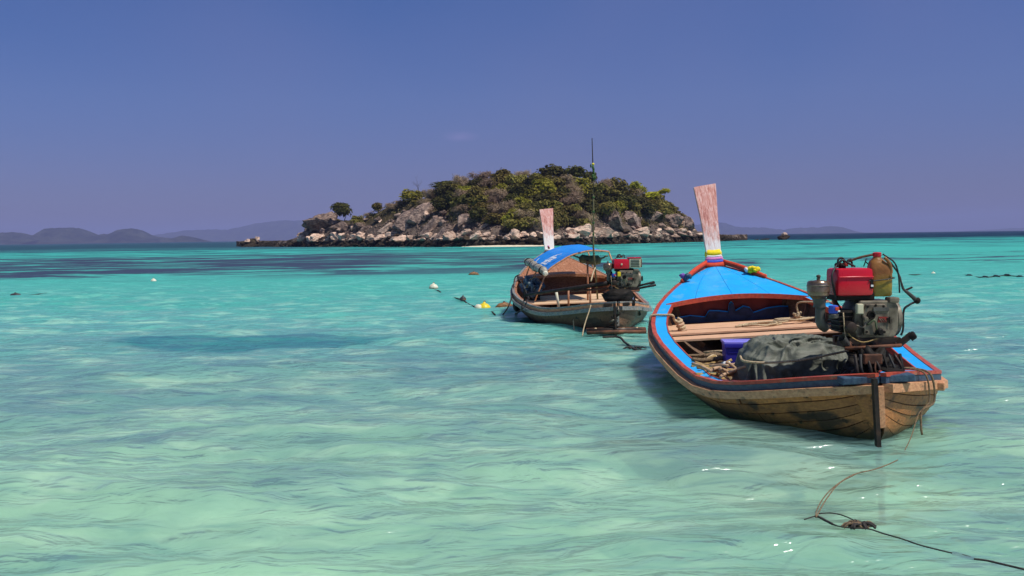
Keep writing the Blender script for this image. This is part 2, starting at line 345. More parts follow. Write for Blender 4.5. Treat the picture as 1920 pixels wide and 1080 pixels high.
# seagrass / reef bands
st = m.noise(1, 6, vec=pos, sc3=(.075, .13, 1), rough=.66, dist=.8); st2 = m.noise(1, 5, vec=pos, sc3=(.03, .045, 1), rough=.65, dist=.5)
side = m.rng(X_, -14, 26)
bL = m.math('MULTIPLY', m.rng(lg, math.log10(44), math.log10(54), 0, 1, True), m.rng(lg, math.log10(150), math.log10(112), 0, 1, True))
bR = m.math('MULTIPLY', m.rng(lg, math.log10(52), math.log10(62), 0, 1, True), m.rng(lg, math.log10(100), math.log10(80), 0, 1, True))
mL = m.math('MULTIPLY', bL, m.rng(st, .36, .52, 0, 1, True)); mR = m.math('MULTIPLY', bR, m.rng(st, .50, .58, 0, .95, True))
msk = m.n('ShaderNodeMix', data_type='FLOAT'); m.l(side, msk.inputs[0]); m.l(mL, msk.inputs[2]); m.l(mR, msk.inputs[3])
col = m.mix(m.math('MULTIPLY', msk.outputs[0], .96), col, (.038, .042, .085))
far = m.math('MULTIPLY', m.rng(lg, math.log10(105), math.log10(150)), m.rng(st, .47, .56, 0, .85, True)); col = m.mix(far, col, (.02, .07, .10))
reef = m.math('MULTIPLY', m.rng(lg, math.log10(190), math.log10(215), 0, 1, True), m.rng(X_, -20, -60)); col = m.mix(m.math('MULTIPLY', reef, m.rng(st, .3, .55, .3, .9)), col, (.03, .085, .12))
# one dark weed patch on the bottom in mid water
ex = m.math('MULTIPLY', m.math('ADD', X_, 4.3), .45); ey = m.math('MULTIPLY', m.math('SUBTRACT', Y_, 17.6), 1.1)
el = m.math('SQRT', m.math('ADD', m.math('MULTIPLY', ex, ex), m.math('MULTIPLY', ey, ey)))
col = m.mix(m.math('MULTIPLY', m.rng(m.math('ADD', el, m.math('MULTIPLY', m.math('SUBTRACT', mid, .5), 2.0)), 1.15, .8, 0, 1, True), .8), col, (.03, .22, .24))
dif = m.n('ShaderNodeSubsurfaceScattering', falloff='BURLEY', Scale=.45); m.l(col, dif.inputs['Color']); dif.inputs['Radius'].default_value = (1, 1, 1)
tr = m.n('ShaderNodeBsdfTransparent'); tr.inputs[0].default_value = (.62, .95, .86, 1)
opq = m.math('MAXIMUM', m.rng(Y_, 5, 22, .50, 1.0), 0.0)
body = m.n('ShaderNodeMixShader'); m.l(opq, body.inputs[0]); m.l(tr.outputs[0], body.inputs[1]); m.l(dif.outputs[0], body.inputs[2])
# ripples
fade = m.rng(lg, math.log10(7), math.log10(250), 1, .3)
r1 = m.noise(1, 3, vec=pos, sc3=(2.0, 4.4, 3), rough=.5, dist=.9); r2 = m.noise(1, 3, vec=pos, sc3=(.62, 1.45, 1), rough=.5, dist=.6); r3 = m.noise(1, 3, vec=pos, sc3=(7, 15, 9), rough=.5)
bn = m.n('ShaderNodeBump', Distance=.10, Strength=.7); m.l(r1, bn.inputs['Height']); 
bn2 = m.n('ShaderNodeBump', Distance=.34, Strength=.7); m.l(r2, bn2.inputs['Height']); m.l(bn.outputs[0], bn2.inputs['Normal'])
bn3 = m.n('ShaderNodeBump', Distance=.012, Strength=.5); m.l(r3, bn3.inputs['Height']); m.l(bn2.outputs[0], bn3.inputs['Normal'])
gl = m.n('ShaderNodeBsdfGlossy', Roughness=.17); gl.inputs['Color'].default_value = (1, 1, 1, 1); m.l(bn3.outputs[0], gl.inputs['Normal'])
m.l(bn2.outputs[0], dif.inputs['Normal'])
fr = m.n('ShaderNodeFresnel', IOR=1.33); m.l(bn3.outputs[0], fr.inputs['Normal'])
fac = m.math('MINIMUM', m.math('MULTIPLY', fr.outputs[0], 1.12), .52)
fac = m.math('MULTIPLY', fac, m.rng(lg, math.log10(15), math.log10(60), 1, .30)); fac = m.math('MULTIPLY', fac, m.rng(lg, math.log10(150), math.log10(380), 1, .35))
ms = m.n('ShaderNodeMixShader'); m.l(fac, ms.inputs[0]); m.l(body.outputs[0], ms.inputs[1]); m.l(gl.outputs[0], ms.inputs[2])
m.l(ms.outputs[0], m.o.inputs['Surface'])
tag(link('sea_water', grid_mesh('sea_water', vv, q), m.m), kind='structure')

# seabed
nx, ny = 160, 200
gx = np.linspace(-26, 30, nx); gy = np.concatenate([np.linspace(-2, 32, 150), np.linspace(33, 90, 50)])
GX, GY = np.meshgrid(gx, gy)
GZ = -.30 - .055 * np.clip(GY - 2, 0, 100) - .04 * np.sin(GX * .9 + .7 * GY) * np.sin(GY * .8 - .2 * GX) - .02 * np.sin(3.1 * GY + 1.2 * np.sin(GX))
ix = np.arange(nx * ny).reshape(ny, nx); qq = np.stack([ix[:-1, :-1], ix[:-1, 1:], ix[1:, 1:], ix[1:, :-1]], -1).reshape(-1, 4)
sand = simple('pale_sand', (.72, .70, .52), (.58, .57, .42), .9, scale=1.2, bump=.03)
tag(link('seabed_sand', grid_mesh('seabed_sand', np.stack([GX, GY, GZ], -1).reshape(-1, 3), qq), sand), kind='structure')

# ------------------------------------------------------------------ distant hills
def hillmat(nm, a, b):
    m = MT(nm); g = m.noise(1, 7, sc3=(.012, .012, .022), rough=.75); m.l(m.ramp(g, [(.4, a), (.6, b)]), m.b.inputs['Base Color'])
    m.b.inputs['Roughness'].default_value = .95; m.b.inputs['Specular IOR Level'].default_value = .05; m.l(m.bump(g, 14), m.b.inputs['Normal']); return m.m
HM = hillmat('wooded_hill', (.006, .010, .008), (.055, .06, .042))
def hill(prof, D, depth, name='distant_hill'):
    """prof: photo (x, y) ridge points; solid hill with front and back slopes"""
    prof = np.array(prof, float); n = 150; xs = np.linspace(prof[0, 0], prof[-1, 0], n); ys = np.interp(xs, prof[:, 0], prof[:, 1])
    V, Q = [], []; K = 9
    for i, (x, y) in enumerate(zip(xs, ys)):
        wob = 1.5 * noise.noise(Vector((x * .11, D * .01, 0))) + 1.1 * noise.noise(Vector((x * .33, 3, D))) - .8 * abs(noise.noise(Vector((x * .2, 9, D))))
        p = P(x, y + wob * min(1, 1), D); h = max(p.z, .5)
        for k in range(K):
            t = k / (K - 1) * 2 - 1
            zz = h * (1 - abs(t) ** 1.7) + 6 * noise.noise(Vector((p.x * .012, t * 2, 1))) * (1 - t * t) * min(1, h / 40)
            V.append((p.x, D + t * depth, zz if abs(t) < 1 else -1.0 + .0))
    for i in range(n - 1):
        for k in range(K - 1): Q.append((i * K + k, (i + 1) * K + k, (i + 1) * K + k + 1, i * K + k + 1))
    me = bpy.data.meshes.new(name); me.from_pydata([(a, b, max(c, -.5)) for a, b, c in V], [], Q); o = link(name, me, HM, None, True)
    return tag(o, kind='structure')
hill([(-60, 452), (-20, 444), (0, 437), (20, 435), (38, 437), (55, 441), (70, 445), (80, 448), (88, 449)], 5200, 300)
hill([(76, 449), (86, 436), (95, 428), (110, 427), (135, 427), (150, 429), (163, 434), (178, 441), (195, 441), (212, 438), (228, 431), (245, 427.5), (255, 429), (268, 436), (285, 443), (300, 446), (316, 446), (322, 453)], 5400, 320)
hill([(318, 454), (330, 446), (345, 442), (358, 444), (372, 448), (382, 454)], 5000, 200)
hill([(230, 450), (300, 440), (350, 432), (392, 430), (430, 431), (470, 421), (500, 416), (530, 413), (575, 414), (640, 420), (800, 424), (960, 430), (1000, 443)], 10500, 700)
hill([(1240, 436), (1290, 424), (1345, 416.5), (1358, 418), (1372, 424), (1400, 427), (1430, 427), (1460, 431), (1500, 436)], 10000, 600)
hill([(1462, 436), (1485, 428), (1510, 427), (1535, 427), (1560, 423.5), (1572, 426), (1590, 435)], 9600, 500)
hill([(1820, 433.5), (1850, 432), (1900, 428), (1950, 427), (2050, 432)], 11500, 500)

# ------------------------------------------------------------------ the island
def hor(px): return 445 - (px - 960) * math.tan(ROLL)
SHK = np.array([(440, 330), (480, 300), (560, 265), (640, 246), (700, 231), (800, 210), (900, 195), (1000, 192), (1100, 204), (1200, 225), (1310, 250), (1350, 268), (1400, 300)], float)
RGK = np.array([(440, 462), (480, 461), (515, 459), (545, 450), (565, 440), (580, 425), (597, 407), (615, 405), (640, 412), (672, 411), (690, 405), (712, 396), (735, 386), (760, 375), (800, 370), (835, 352), (870, 346), (920, 343), (1000, 341), (1060, 340), (1110, 345), (1160, 358), (1200, 368), (1240, 378), (1262, 390), (1285, 404), (1300, 418), (1308, 433), (1345, 438), (1385, 446), (1400, 447)], float)
def shore(px): return float(np.interp(px, SHK[:, 0], SHK[:, 1]))
def crest(px):
    hh = max(0, hor(px) - float(np.interp(px, RGK[:, 0], RGK[:, 1])))
    Dr = shore(px) + 5 + 26 * min(1, hh / 90)
    return Dr, max(.15, CAM_H + hh * Dr / FPX)
def ground(px, v):
    """v 0 shoreline .. 1 crest .. 2 back shore"""
    Ds = shore(px); Dr, zr = crest(px); Ds2 = Ds
    if v <= 1:
        D = Ds + (Dr - Ds) * v; z = -.35 + (zr + .35) * (v ** .82 if zr > 3 else v)
    else:
        D = Dr + (v - 1) * 40; z = zr * (1 - (v - 1) ** 1.5) - .8 * (v - 1)
    x = (px - 960) / FPX * (Ds + (Dr - Ds) * .4)
    x *= 1.0 + 0.0 * v
    x = (px - 960) / FPX * D if v <= 1 else (px - 960) / FPX * Dr
    nn = Vector((x * .16, D * .16, 0)); b = noise.fractal(nn, .9, 2.1, 4) if hasattr(noise, 'fractal') else noise.noise(nn)
    return Vector((x, D, z + b * .8 * min(1, max(0, v) * 3) * min(1, zr / 6)))
NU, NV = 330, 44
Vg = []
for i in range(NU):
    px = 445 + (1402 - 445) * i / (NU - 1)
    for j in range(NV): Vg.append(ground(px, 2.0 * j / (NV - 1)))
Vg = np.array([tuple(v) for v in Vg]); ii = np.arange(NU * NV).reshape(NU, NV)
qg = np.stack([ii[:-1, :-1], ii[1:, :-1], ii[1:, 1:], ii[:-1, 1:]], -1).reshape(-1, 4)
m = MT('island_rock_and_earth'); gp = m.n('ShaderNodeNewGeometry'); sp = m.n('ShaderNodeSeparateXYZ'); m.l(gp.outputs['Position'], sp.inputs[0]); pos = gp.outputs['Position']
g1 = m.noise(1, 8, vec=pos, sc3=(.35, .35, .5), rough=.68); g2 = m.noise(1, 5, vec=pos, sc3=(1.4, 1.4, 1.8), rough=.6)
rock = m.ramp(g1, [(.3, (.045, .035, .03)), (.48, (.14, .105, .085)), (.65, (.27, .20, .155))]); earth = m.ramp(g2, [(.3, (.035, .03, .016)), (.6, (.10, .075, .035)), (.8, (.13, .09, .045))])
zz = m.math('ADD', sp.outputs['Z'], m.math('MULTIPLY', m.math('SUBTRACT', g1, .5), 9))
col = m.mix(m.rng(zz, 3.8, 6.5), rock, earth); col = m.mix(m.rng(zz, 1.9, 1.1), col, (.045, .033, .022))
m.l(col, m.b.inputs['Base Color']); m.b.inputs['Roughness'].default_value = .95; m.b.inputs['Specular IOR Level'].default_value = .1
m.l(m.bump(g2, .5, prev=m.bump(g1, 1.2)), m.b.inputs['Normal'])
tag(link('island_terrain', grid_mesh('island_terrain', Vg, qg), m.m), kind='structure')
def at(px, py):
    """terrain point of the front slope that shows at photo pixel (px, py)"""
    lo, hi = 0.0, 1.0
    for _ in range(14):
        mid_ = (lo + hi) / 2; g = ground(px, mid_); d = g - Vector((0, 0, CAM_H)); y = 540 - FPX * d.dot(Uv) / d.dot(Fv)
        if y > py: lo = mid_
        else: hi = mid_
    return ground(px, (lo + hi) / 2)
# sand strip
mb = MB(); Vs = []; n = 40
for i in range(n):
    px = 862 + (1040 - 862) * i / (n - 1); w = math.sin(math.pi * i / (n - 1)) ** .5
    D0 = shore(px) - 1.8 * w - .3; D1 = shore(px) + .6
    for k in range(5):
        t = k / 4; D = D0 + (D1 - D0) * t; Vs.append(((px - 960) / FPX * D, D, -.06 + (.30 * w + .06) * math.sin(t * math.pi * .5) + .05 * noise.noise(Vector((px * .2, t * 3, 0)))))
mb.add(Vs, [(i * 5 + k, (i + 1) * 5 + k, (i + 1) * 5 + k + 1, i * 5 + k + 1) for i in range(n - 1) for k in range(4)])
tag(mb.build('sand_beach', simple('island_beach_sand', (.80, .70, .52), (.66, .56, .40), .95, scale=1.5, bump=.02), None, True), kind='structure')

def rockmat(name, pale, grey, dark, tide):
    m = MT(name); gp = m.n('ShaderNodeNewGeometry'); sp = m.n('ShaderNodeSeparateXYZ'); m.l(gp.outputs['Position'], sp.inputs[0]); pos = gp.outputs['Position']
    oi = m.n('ShaderNodeObjectInfo')
    g = m.noise(1, 8, vec=pos, sc3=(.9, .9, 1.2), rough=.7); c = m.noise(1, 6, vec=pos, sc3=(.45, .45, 2.0), rough=.65, dist=1.2)
    col = m.ramp(g, [(.30, dark), (.46, grey), (.64, pale)]); col = m.mix(m.rng(c, .56, .64), col, dark)
    z = m.math('ADD', sp.outputs['Z'], m.math('MULTIPLY', m.math('SUBTRACT', c, .5), 1.6)); col = m.mix(m.rng(z, 1.75, 1.35), col, tide)
    hs = m.n('ShaderNodeHueSaturation'); m.l(m.rng(oi.outputs['Random'], 0, 1, .72, 1.2), hs.inputs['Value']); m.l(col, hs.inputs['Color']); m.l(hs.outputs[0], m.b.inputs['Base Color'])
    m.b.inputs['Roughness'].default_value = .9; m.b.inputs['Specular IOR Level'].default_value = .15; m.l(m.bump(c, .3, prev=m.bump(g, .55)), m.b.inputs['Normal']); return m.m
M['rock_pale'] = rockmat('pale_pink_granite', (.90, .66, .50), (.70, .48, .36), (.22, .14, .11), (.042, .03, .019))
M['rock_grey'] = rockmat('grey_brown_granite', (.50, .35, .27), (.21, .145, .12), (.055, .04, .034), (.04, .03, .02))
M['rock_dark'] = rockmat('dark_tide_stained_rock', (.10, .07, .045), (.06, .042, .027), (.022, .018, .013), (.042, .03, .019))
def rock_mesh(seed, sub=3, facet=.5):
    bm = bmesh.new(); bmesh.ops.create_icosphere(bm, subdivisions=sub, radius=1); o = Vector((seed * 5.3, seed * 2.7, seed * 9.1)); rr = random.Random(seed)
    cuts = [(Vector((rr.gauss(0, 1), rr.gauss(0, 1), rr.gauss(0, .8))).normalized(), rr.uniform(.42, .82)) for _ in range(13)]
    for v in bm.verts:
        p = v.co.copy()
        for nn_, d in cuts:
            e = p.dot(nn_) - d
            if e > 0: p -= nn_ * e * .92
        p *= 1 + .26 * noise.noise(p * 1.7 + o) + .13 * (1 - 2 * abs(noise.noise(p * 3.2 + o))) + .07 * noise.noise(p * 7 + o)
        v.co = p
    me = bpy.data.meshes.new('rock'); bm.to_mesh(me); bm.free(); smoothify(me); me.set_sharp_from_angle(angle=R(24)); return me
RM = {k: [rock_mesh(i + 20 * j, 4 if i < 3 and j < 2 else 3) for i in range(7)] for j, k in enumerate(('rock_pale', 'rock_grey', 'rock_dark'))}
for k, l in RM.items():
    for me in l: me.materials.append(M[k])
def rock_at(p, sx, sy, sz, kind, label, group=None, cat='rock', rz=None, tilt=.25, name='rock', sink=.25):
    o = bpy.data.objects.new(name, random.choice(RM[kind])); COL.objects.link(o)
    o.location = (p.x, p.y, p.z + sz * (1 - sink) - sz * .45); o.scale = (sx, sy, sz)
    o.rotation_euler = (random.uniform(-tilt, tilt), random.uniform(-tilt, tilt), random.uniform(0, 6.3) if rz is None else rz)
    return tag(o, label, cat, group)
ZON = [(500, 'on the bare left tip of the island'), (620, 'below the lone round-crowned tree'), (700, 'below the slanting grey slabs left of the scrub'), (850, 'above the pale sand strip'), (1040, 'between the far boat and the big twin boulder'), (1180, 'below the bright green bushes at the right'), (1300, 'on the low spit behind the tall near prow')]
def zone(px):
    z = ZON[0][1]
    for a, t in ZON:
        if px >= a: z = t
    return z
def zgrp(px): return zone(px).replace('on the ', '').replace('above the ', '').replace('below the ', '')
# named rocks first: (px, py, w px, h px, kind, label)
BIG = [(602, 418, 62, 36, 'rock_grey', 'rounded dark headland rock with pale top left of the lone tree'),
       (1150, 409, 46, 44, 'rock_grey', 'tall grey boulder, left half of the big pair under the trees'),
       (1186, 412, 44, 36, 'rock_grey', 'grey boulder leaning on the right side of the tall boulder'),
       (1087, 431, 52, 26, 'rock_pale', 'low dome boulder with a dark hollow, right of the far boat prow'),
       (1072, 437, 22, 16, 'rock_pale', 'pale knob at the foot of the dome boulder'),
       (950, 428, 26, 16, 'rock_dark', 'round black boulder on the slope left of the far boat prow'),
       (912, 404, 40, 22, 'rock_grey', 'grey outcrop in the scrub above the black round boulder'),
       (790, 402, 60, 26, 'rock_grey', 'upper slanting grey slab on the left slope'),
       (762, 416, 54, 30, 'rock_grey', 'long leaning slab under the upper slab'),
       (812, 420, 50, 28, 'rock_grey', 'wide grey slab right of the leaning slab'),
       (834, 433, 40, 22, 'rock_grey', 'lower grey slab streaked dark, foot of the left slope'),
       (728, 427, 26, 20, 'rock_pale', 'pale square boulder at the left foot of the slabs'),
       (1222, 402, 44, 30, 'rock_grey', 'weathered outcrop under the bright green bush'),
       (1262, 410, 40, 30, 'rock_grey', 'jumbled grey outcrop near the right shoulder'),
       (1290, 420, 34, 34, 'rock_grey', 'steep dark rock forming the right edge of the island'),
       (1130, 436, 50, 18, 'rock_pale', 'flat pale slab between the dome boulder and the tall boulder'),
       (1205, 437, 30, 16, 'rock_pale', 'pale rounded boulder below the leaning grey boulder'),
       (640, 424, 44, 18, 'rock_grey', 'brown outcrop under the lone round-crowned tree'),
       (575, 440, 30, 12, 'rock_pale', 'flat yellowish shelf rock at the island left foot'),
       (682, 432, 36, 18, 'rock_grey', 'low grey brown outcrop between lone tree and slabs'),
       (872, 415, 40, 20, 'rock_grey', 'grey rock ledge half hidden by dark bushes'),
       (1010, 428, 30, 16, 'rock_grey', 'grey boulder just left of the far boat prow')]
for px, py, w, h, k, lab in BIG:
    p = at(px, py + h * .25); s = p.y / FPX
    rock_at(p, w * s * .56, w * s * .5, h * s * .68, k, lab, cat='boulder', rz=random.uniform(-.5, .5), tilt=.15, name='boulder', sink=.3)
    if 'slab' in lab and px < 850: o_ = COL.objects[-1]; o_.rotation_euler = (.25, -.62, .25); o_.scale.x *= 1.25; o_.scale.z *= .62
nrk = 0
# shoreline rocks in rows: pale above the tide line, dark below
for row, (pyo, k, smin, smax, step) in enumerate([(2.0, 'rock_dark', 9, 17, 11.5), (-5, 'rock_dark', 9, 17, 14), (-12, 'rock_pale', 13, 30, 14), (-19, 'rock_pale', 10, 24, 16)]):
    px = 515 + random.uniform(0, 8)
    while px < 1372:
        py = hor(px) + CAM_H * FPX / shore(px) + pyo + random.uniform(-3, 3)
        top = float(np.interp(px, RGK[:, 0], RGK[:, 1]))
        if py - 6 > top and not (row == 0 and 880 < px < 1020) and not (px > 1315 and row > 1):
            w = random.uniform(smin, smax) * random.choice((.8, 1, 1, 1.25)); p = at(px, py); s = p.y / FPX
            word = 'dark wet rock at the waterline' if row == 0 else 'dark tide-stained rock' if row == 1 else 'pale pink granite boulder' if row == 2 else 'sunlit pale rock behind the shore boulders'
            kk = k if random.random() < .8 else random.choice(('rock_grey', 'rock_dark'))
            if kk != k: word = word.replace('pale pink ', 'brownish ').replace('sunlit pale', 'brownish')
            rock_at(p, w * s * .62, w * s * random.uniform(.4, .6), w * s * random.uniform(.2, .38), kk, f'{word}, {zone(px)}', f'{word} in a band, {zgrp(px)}', sink=.25); nrk += 1
        px += step * random.uniform(.7, 1.3)
# scattered slope rocks
for i in range(80):
    px = random.choice((random.uniform(680, 860), random.uniform(1180, 1300), random.uniform(860, 1180), random.uniform(575, 680)))
    top = float(np.interp(px, RGK[:, 0], RGK[:, 1])); base = hor(px) - 8
    py = random.uniform(max(top + 8, base - 42), base - 6) if base - 6 > top + 8 else base - 4
    w = random.uniform(10, 20); p = at(px, py); s = p.y / FPX
    rock_at(p, w * s * .6, w * s * .5, w * s * random.uniform(.3, .5), random.choice(('rock_grey', 'rock_grey', 'rock_pale')), f'small weathered rock on the slope {zone(px)}', f'small slope rocks {zgrp(px)}', tilt=.5); nrk += 1
# rubble: one mass of small stones
mb = MB(); rr = random.Random(3)
proto = [rock_mesh(90 + i, 1) for i in range(3)]
pv = [[Vector(v.co) for v in me.vertices] for me in proto]; pf = [[tuple(p.vertices) for p in me.polygons] for me in proto]
for i in range(3200):
    px = rr.uniform(500, 1385); v = rr.uniform(0.0, 1.0) ** 1.5 * .55; g = ground(px, v); s = rr.uniform(.18, .55); k = rr.randrange(3); Rm = Matrix.Rotation(rr.uniform(0, 6.3), 3, 'Z')
    if 870 < px < 1030 and v < .03: continue
    mb.add([g + Rm @ Vector((a.x * s, a.y * s * .8, a.z * s * .7)) for a in pv[k]], pf[k])
tag(mb.build('shore_rubble', M['rock_grey'], None, True, 30), kind='stuff')
for me in proto: bpy.data.meshes.remove(me)
# outlying rocks
def reef(px, py, D, items, label, group=None):
    b = P(px, py, D); b.z = 0; e = empty('rock_outcrop', b); tag(e, label, 'rock', group)
    for dx, dz, w, h, k in items:
        s = D / FPX; o = bpy.data.objects.new('boulder', random.choice(RM[k])); COL.objects.link(o); o.parent = e
        o.location = (dx * s, random.uniform(-.5, .5), dz * s); o.scale = (w * s * .55, w * s * .5, h * s * .62); o.rotation_euler = (.1, .1, random.uniform(0, 6))
reef(470, 461, 300, [(0, 2, 42, 10, 'rock_dark'), (-12, 5, 18, 9, 'rock_dark'), (6, 8, 24, 12, 'rock_dark'), (13, 14, 8, 9, 'rock_pale'), (-4, 11, 14, 6, 'rock_pale')], 'low dark rock off the left tip of the island, pale stone on top')
reef(1468, 450, 300, [(0, 2, 26, 10, 'rock_dark'), (4, 6, 14, 10, 'rock_pale')], 'single rock standing in open water right of the tall near prow')
reef(1435, 449, 300, [(0, 0, 20, 4, 'rock_dark'), (-16, 0, 12, 3, 'rock_dark')], 'thin dark ledge barely above water right of the tall prow')

# vegetation
LEAF = {}
def leafmat(name, a, b, tr=.25):
    m = MT(name); oi = m.n('ShaderNodeObjectInfo'); g = m.noise(1, 3, sc3=(1.1, 1.1, 1.1)); g2 = m.noise(7, 2)
    col = m.ramp(g2, [(.35, a), (.65, b)]); hs = m.n('ShaderNodeHueSaturation'); m.l(col, hs.inputs['Color'])
    m.l(m.math('MULTIPLY', m.rng(oi.outputs['Random'], 0, 1, .75, 1.25), m.rng(g, .3, .7, .75, 1.25)), hs.inputs['Value']); m.l(m.rng(oi.outputs['Random'], 0, 1, .485, .515), hs.inputs['Hue'])
    m.l(hs.outputs[0], m.b.inputs['Base Color']); m.b.inputs['Roughness'].default_value = .7; m.b.inputs['Specular IOR Level'].default_value = .12
    t = m.n('ShaderNodeBsdfTranslucent'); m.l(hs.outputs[0], t.inputs[0]); ms = m.n('ShaderNodeMixShader', Fac=tr)
    m.l(m.b.outputs[0], ms.inputs[1]); m.l(t.outputs[0], ms.inputs[2]); m.l(ms.outputs[0], m.o.inputs[0]); return m.m
LEAF['dark'] = leafmat('dark_green_leaves', (.050, .050, .013), (.115, .10, .025))
LEAF['olive'] = leafmat('olive_leaves', (.135, .115, .028), (.25, .20, .05))
LEAF['brown'] = leafmat('dry_brown_twigs', (.24, .17, .10), (.44, .32, .22))
LEAF['lime'] = leafmat('bright_yellow_green_leaves', (.34, .36, .02), (.66, .60, .05), .35)
LEAF['mid'] = leafmat('mid_green_leaves', (.19, .19, .022), (.38, .33, .045), .3)
BARK = simple('grey_bark', (.14, .10, .075), (.06, .045, .035), .9, scale=4, bump=.03)
def crown_mesh(kind, seed, n=760, dense=1.0, flatz=.72):
    r = random.Random(seed); V, Fc = [], []
    lobes = [(Vector((r.uniform(-.55, .55), r.uniform(-.5, .5), r.uniform(-.1, .5))), r.uniform(.35, .62)) for _ in range(8)] + [(Vector((0, 0, .1)), .75)]
    for i in range(n):
        c, rad = r.choice(lobes); d = Vector((r.gauss(0, 1), r.gauss(0, 1), r.gauss(0, 1))).normalized()
        if d.z < -.6: d.z = -d.z
        p = c + d * rad * (r.random() ** (.30 if dense >= 1 else .6)) * (1 + .22 * noise.noise(d * 3 + Vector((seed, 0, 0))))
        p.z = (p.z - .1) * .95
        s = r.uniform(.06, .125) * (1.0 if kind != 'brown' else .8); nrm = (d + Vector((r.gauss(0, .6), r.gauss(0, .6), r.gauss(0, .6) + .3))).normalized()
        a = nrm.orthogonal().normalized(); a = Matrix.Rotation(r.uniform(0, 6.3), 3, nrm) @ a; b = nrm.cross(a); o = len(V)
        l = 1.5 if kind != 'brown' else 2.6; w = .75 if kind != 'brown' else .22
        V += [p - a * s * l, p + b * s * w + nrm * s * .25, p + a * s * l, p - b * s * w + nrm * s * .2]; Fc.append((o, o + 1, o + 2, o + 3))
    me = bpy.data.meshes.new('crown'); me.from_pydata([tuple(v) for v in V], [], Fc); me.materials.append(LEAF[kind]); return me
def trunk_mesh(seed, bare=False, h=1.0):
    r = random.Random(seed); mb = MB()
    def br(p, d, L, rad, dep):
        pts = [p]; q = p
        for k in range(3): d = (d + Vector((r.gauss(0, .16), r.gauss(0, .16), r.gauss(0, .08)))).normalized(); q = q + d * L / 3; pts.append(q)
        mb.tube(pts, [rad, rad * .85, rad * .7, rad * .5], n=5 if dep == 0 else 3, cap=False)
        if dep < (4 if bare else 2):
            for k in range(3 if dep < 3 else 2):
                dd = (d + Vector((r.gauss(0, .62), r.gauss(0, .62), r.gauss(.15, .35)))).normalized(); br(pts[r.choice((2, 3))], dd, L * r.uniform(.55, .8), rad * .5, dep + 1)
    br(Vector((0, 0, -.45)), Vector((0, 0, 1)), .62 * h, .035 if not bare else .03, 0)
    me = bpy.data.meshes.new('trunk'); me.from_pydata(mb.v, [], mb.f); me.materials.append(BARK); return me
CR = {k: [crown_mesh(k, 10 * j + i, 900 if k != 'brown' else 1300, .8 if k == 'brown' else 1) for i in range(4)] for j, k in enumerate(LEAF)}
TK = [trunk_mesh(i) for i in range(4)]; TB = [trunk_mesh(50 + i, True, 1.3) for i in range(3)]
def bush(px, py, w, h, kind, label, group=None, cat='bush', name='bush', on_crest=False, bare=False, lift=0.0):
    """(px,py): centre of the crown in the photo, w,h its pixel size"""
    p = at(px, py + h * .35)
    s = p.y / FPX; e = empty(name, (p.x, p.y, p.z + lift), (0, 0, random.uniform(0, 6.3))); tag(e, label, cat, group)
    hx = w * s * .5; hz_ = h * s * .62
    w *= 1.22; h *= 1.2; hx = w * s * .5; hz_ = h * s * .60; want = P(px, py + h * .06, p.y).z - p.z; want = max(want, hz_ * .35)
    t = bpy.data.objects.new('trunk', random.choice(TB if bare else TK)); COL.objects.link(t); t.parent = e
    if bare: t.scale = (hx * 1.0, hx * 1.0, (want + hz_) * .55); t.location = (0, 0, .45 * t.scale.z)
    else:
        t.scale = (hx, hx, max(.6, (want + hz_ * .2) * 1.1)); t.location = (0, 0, .45 * t.scale.z - .2)
        c = bpy.data.objects.new('crown', random.choice(CR[kind])); COL.objects.link(c); c.parent = e; c.scale = (hx * .92, hx * .92, hz_); c.location = (0, 0, want)
    return e
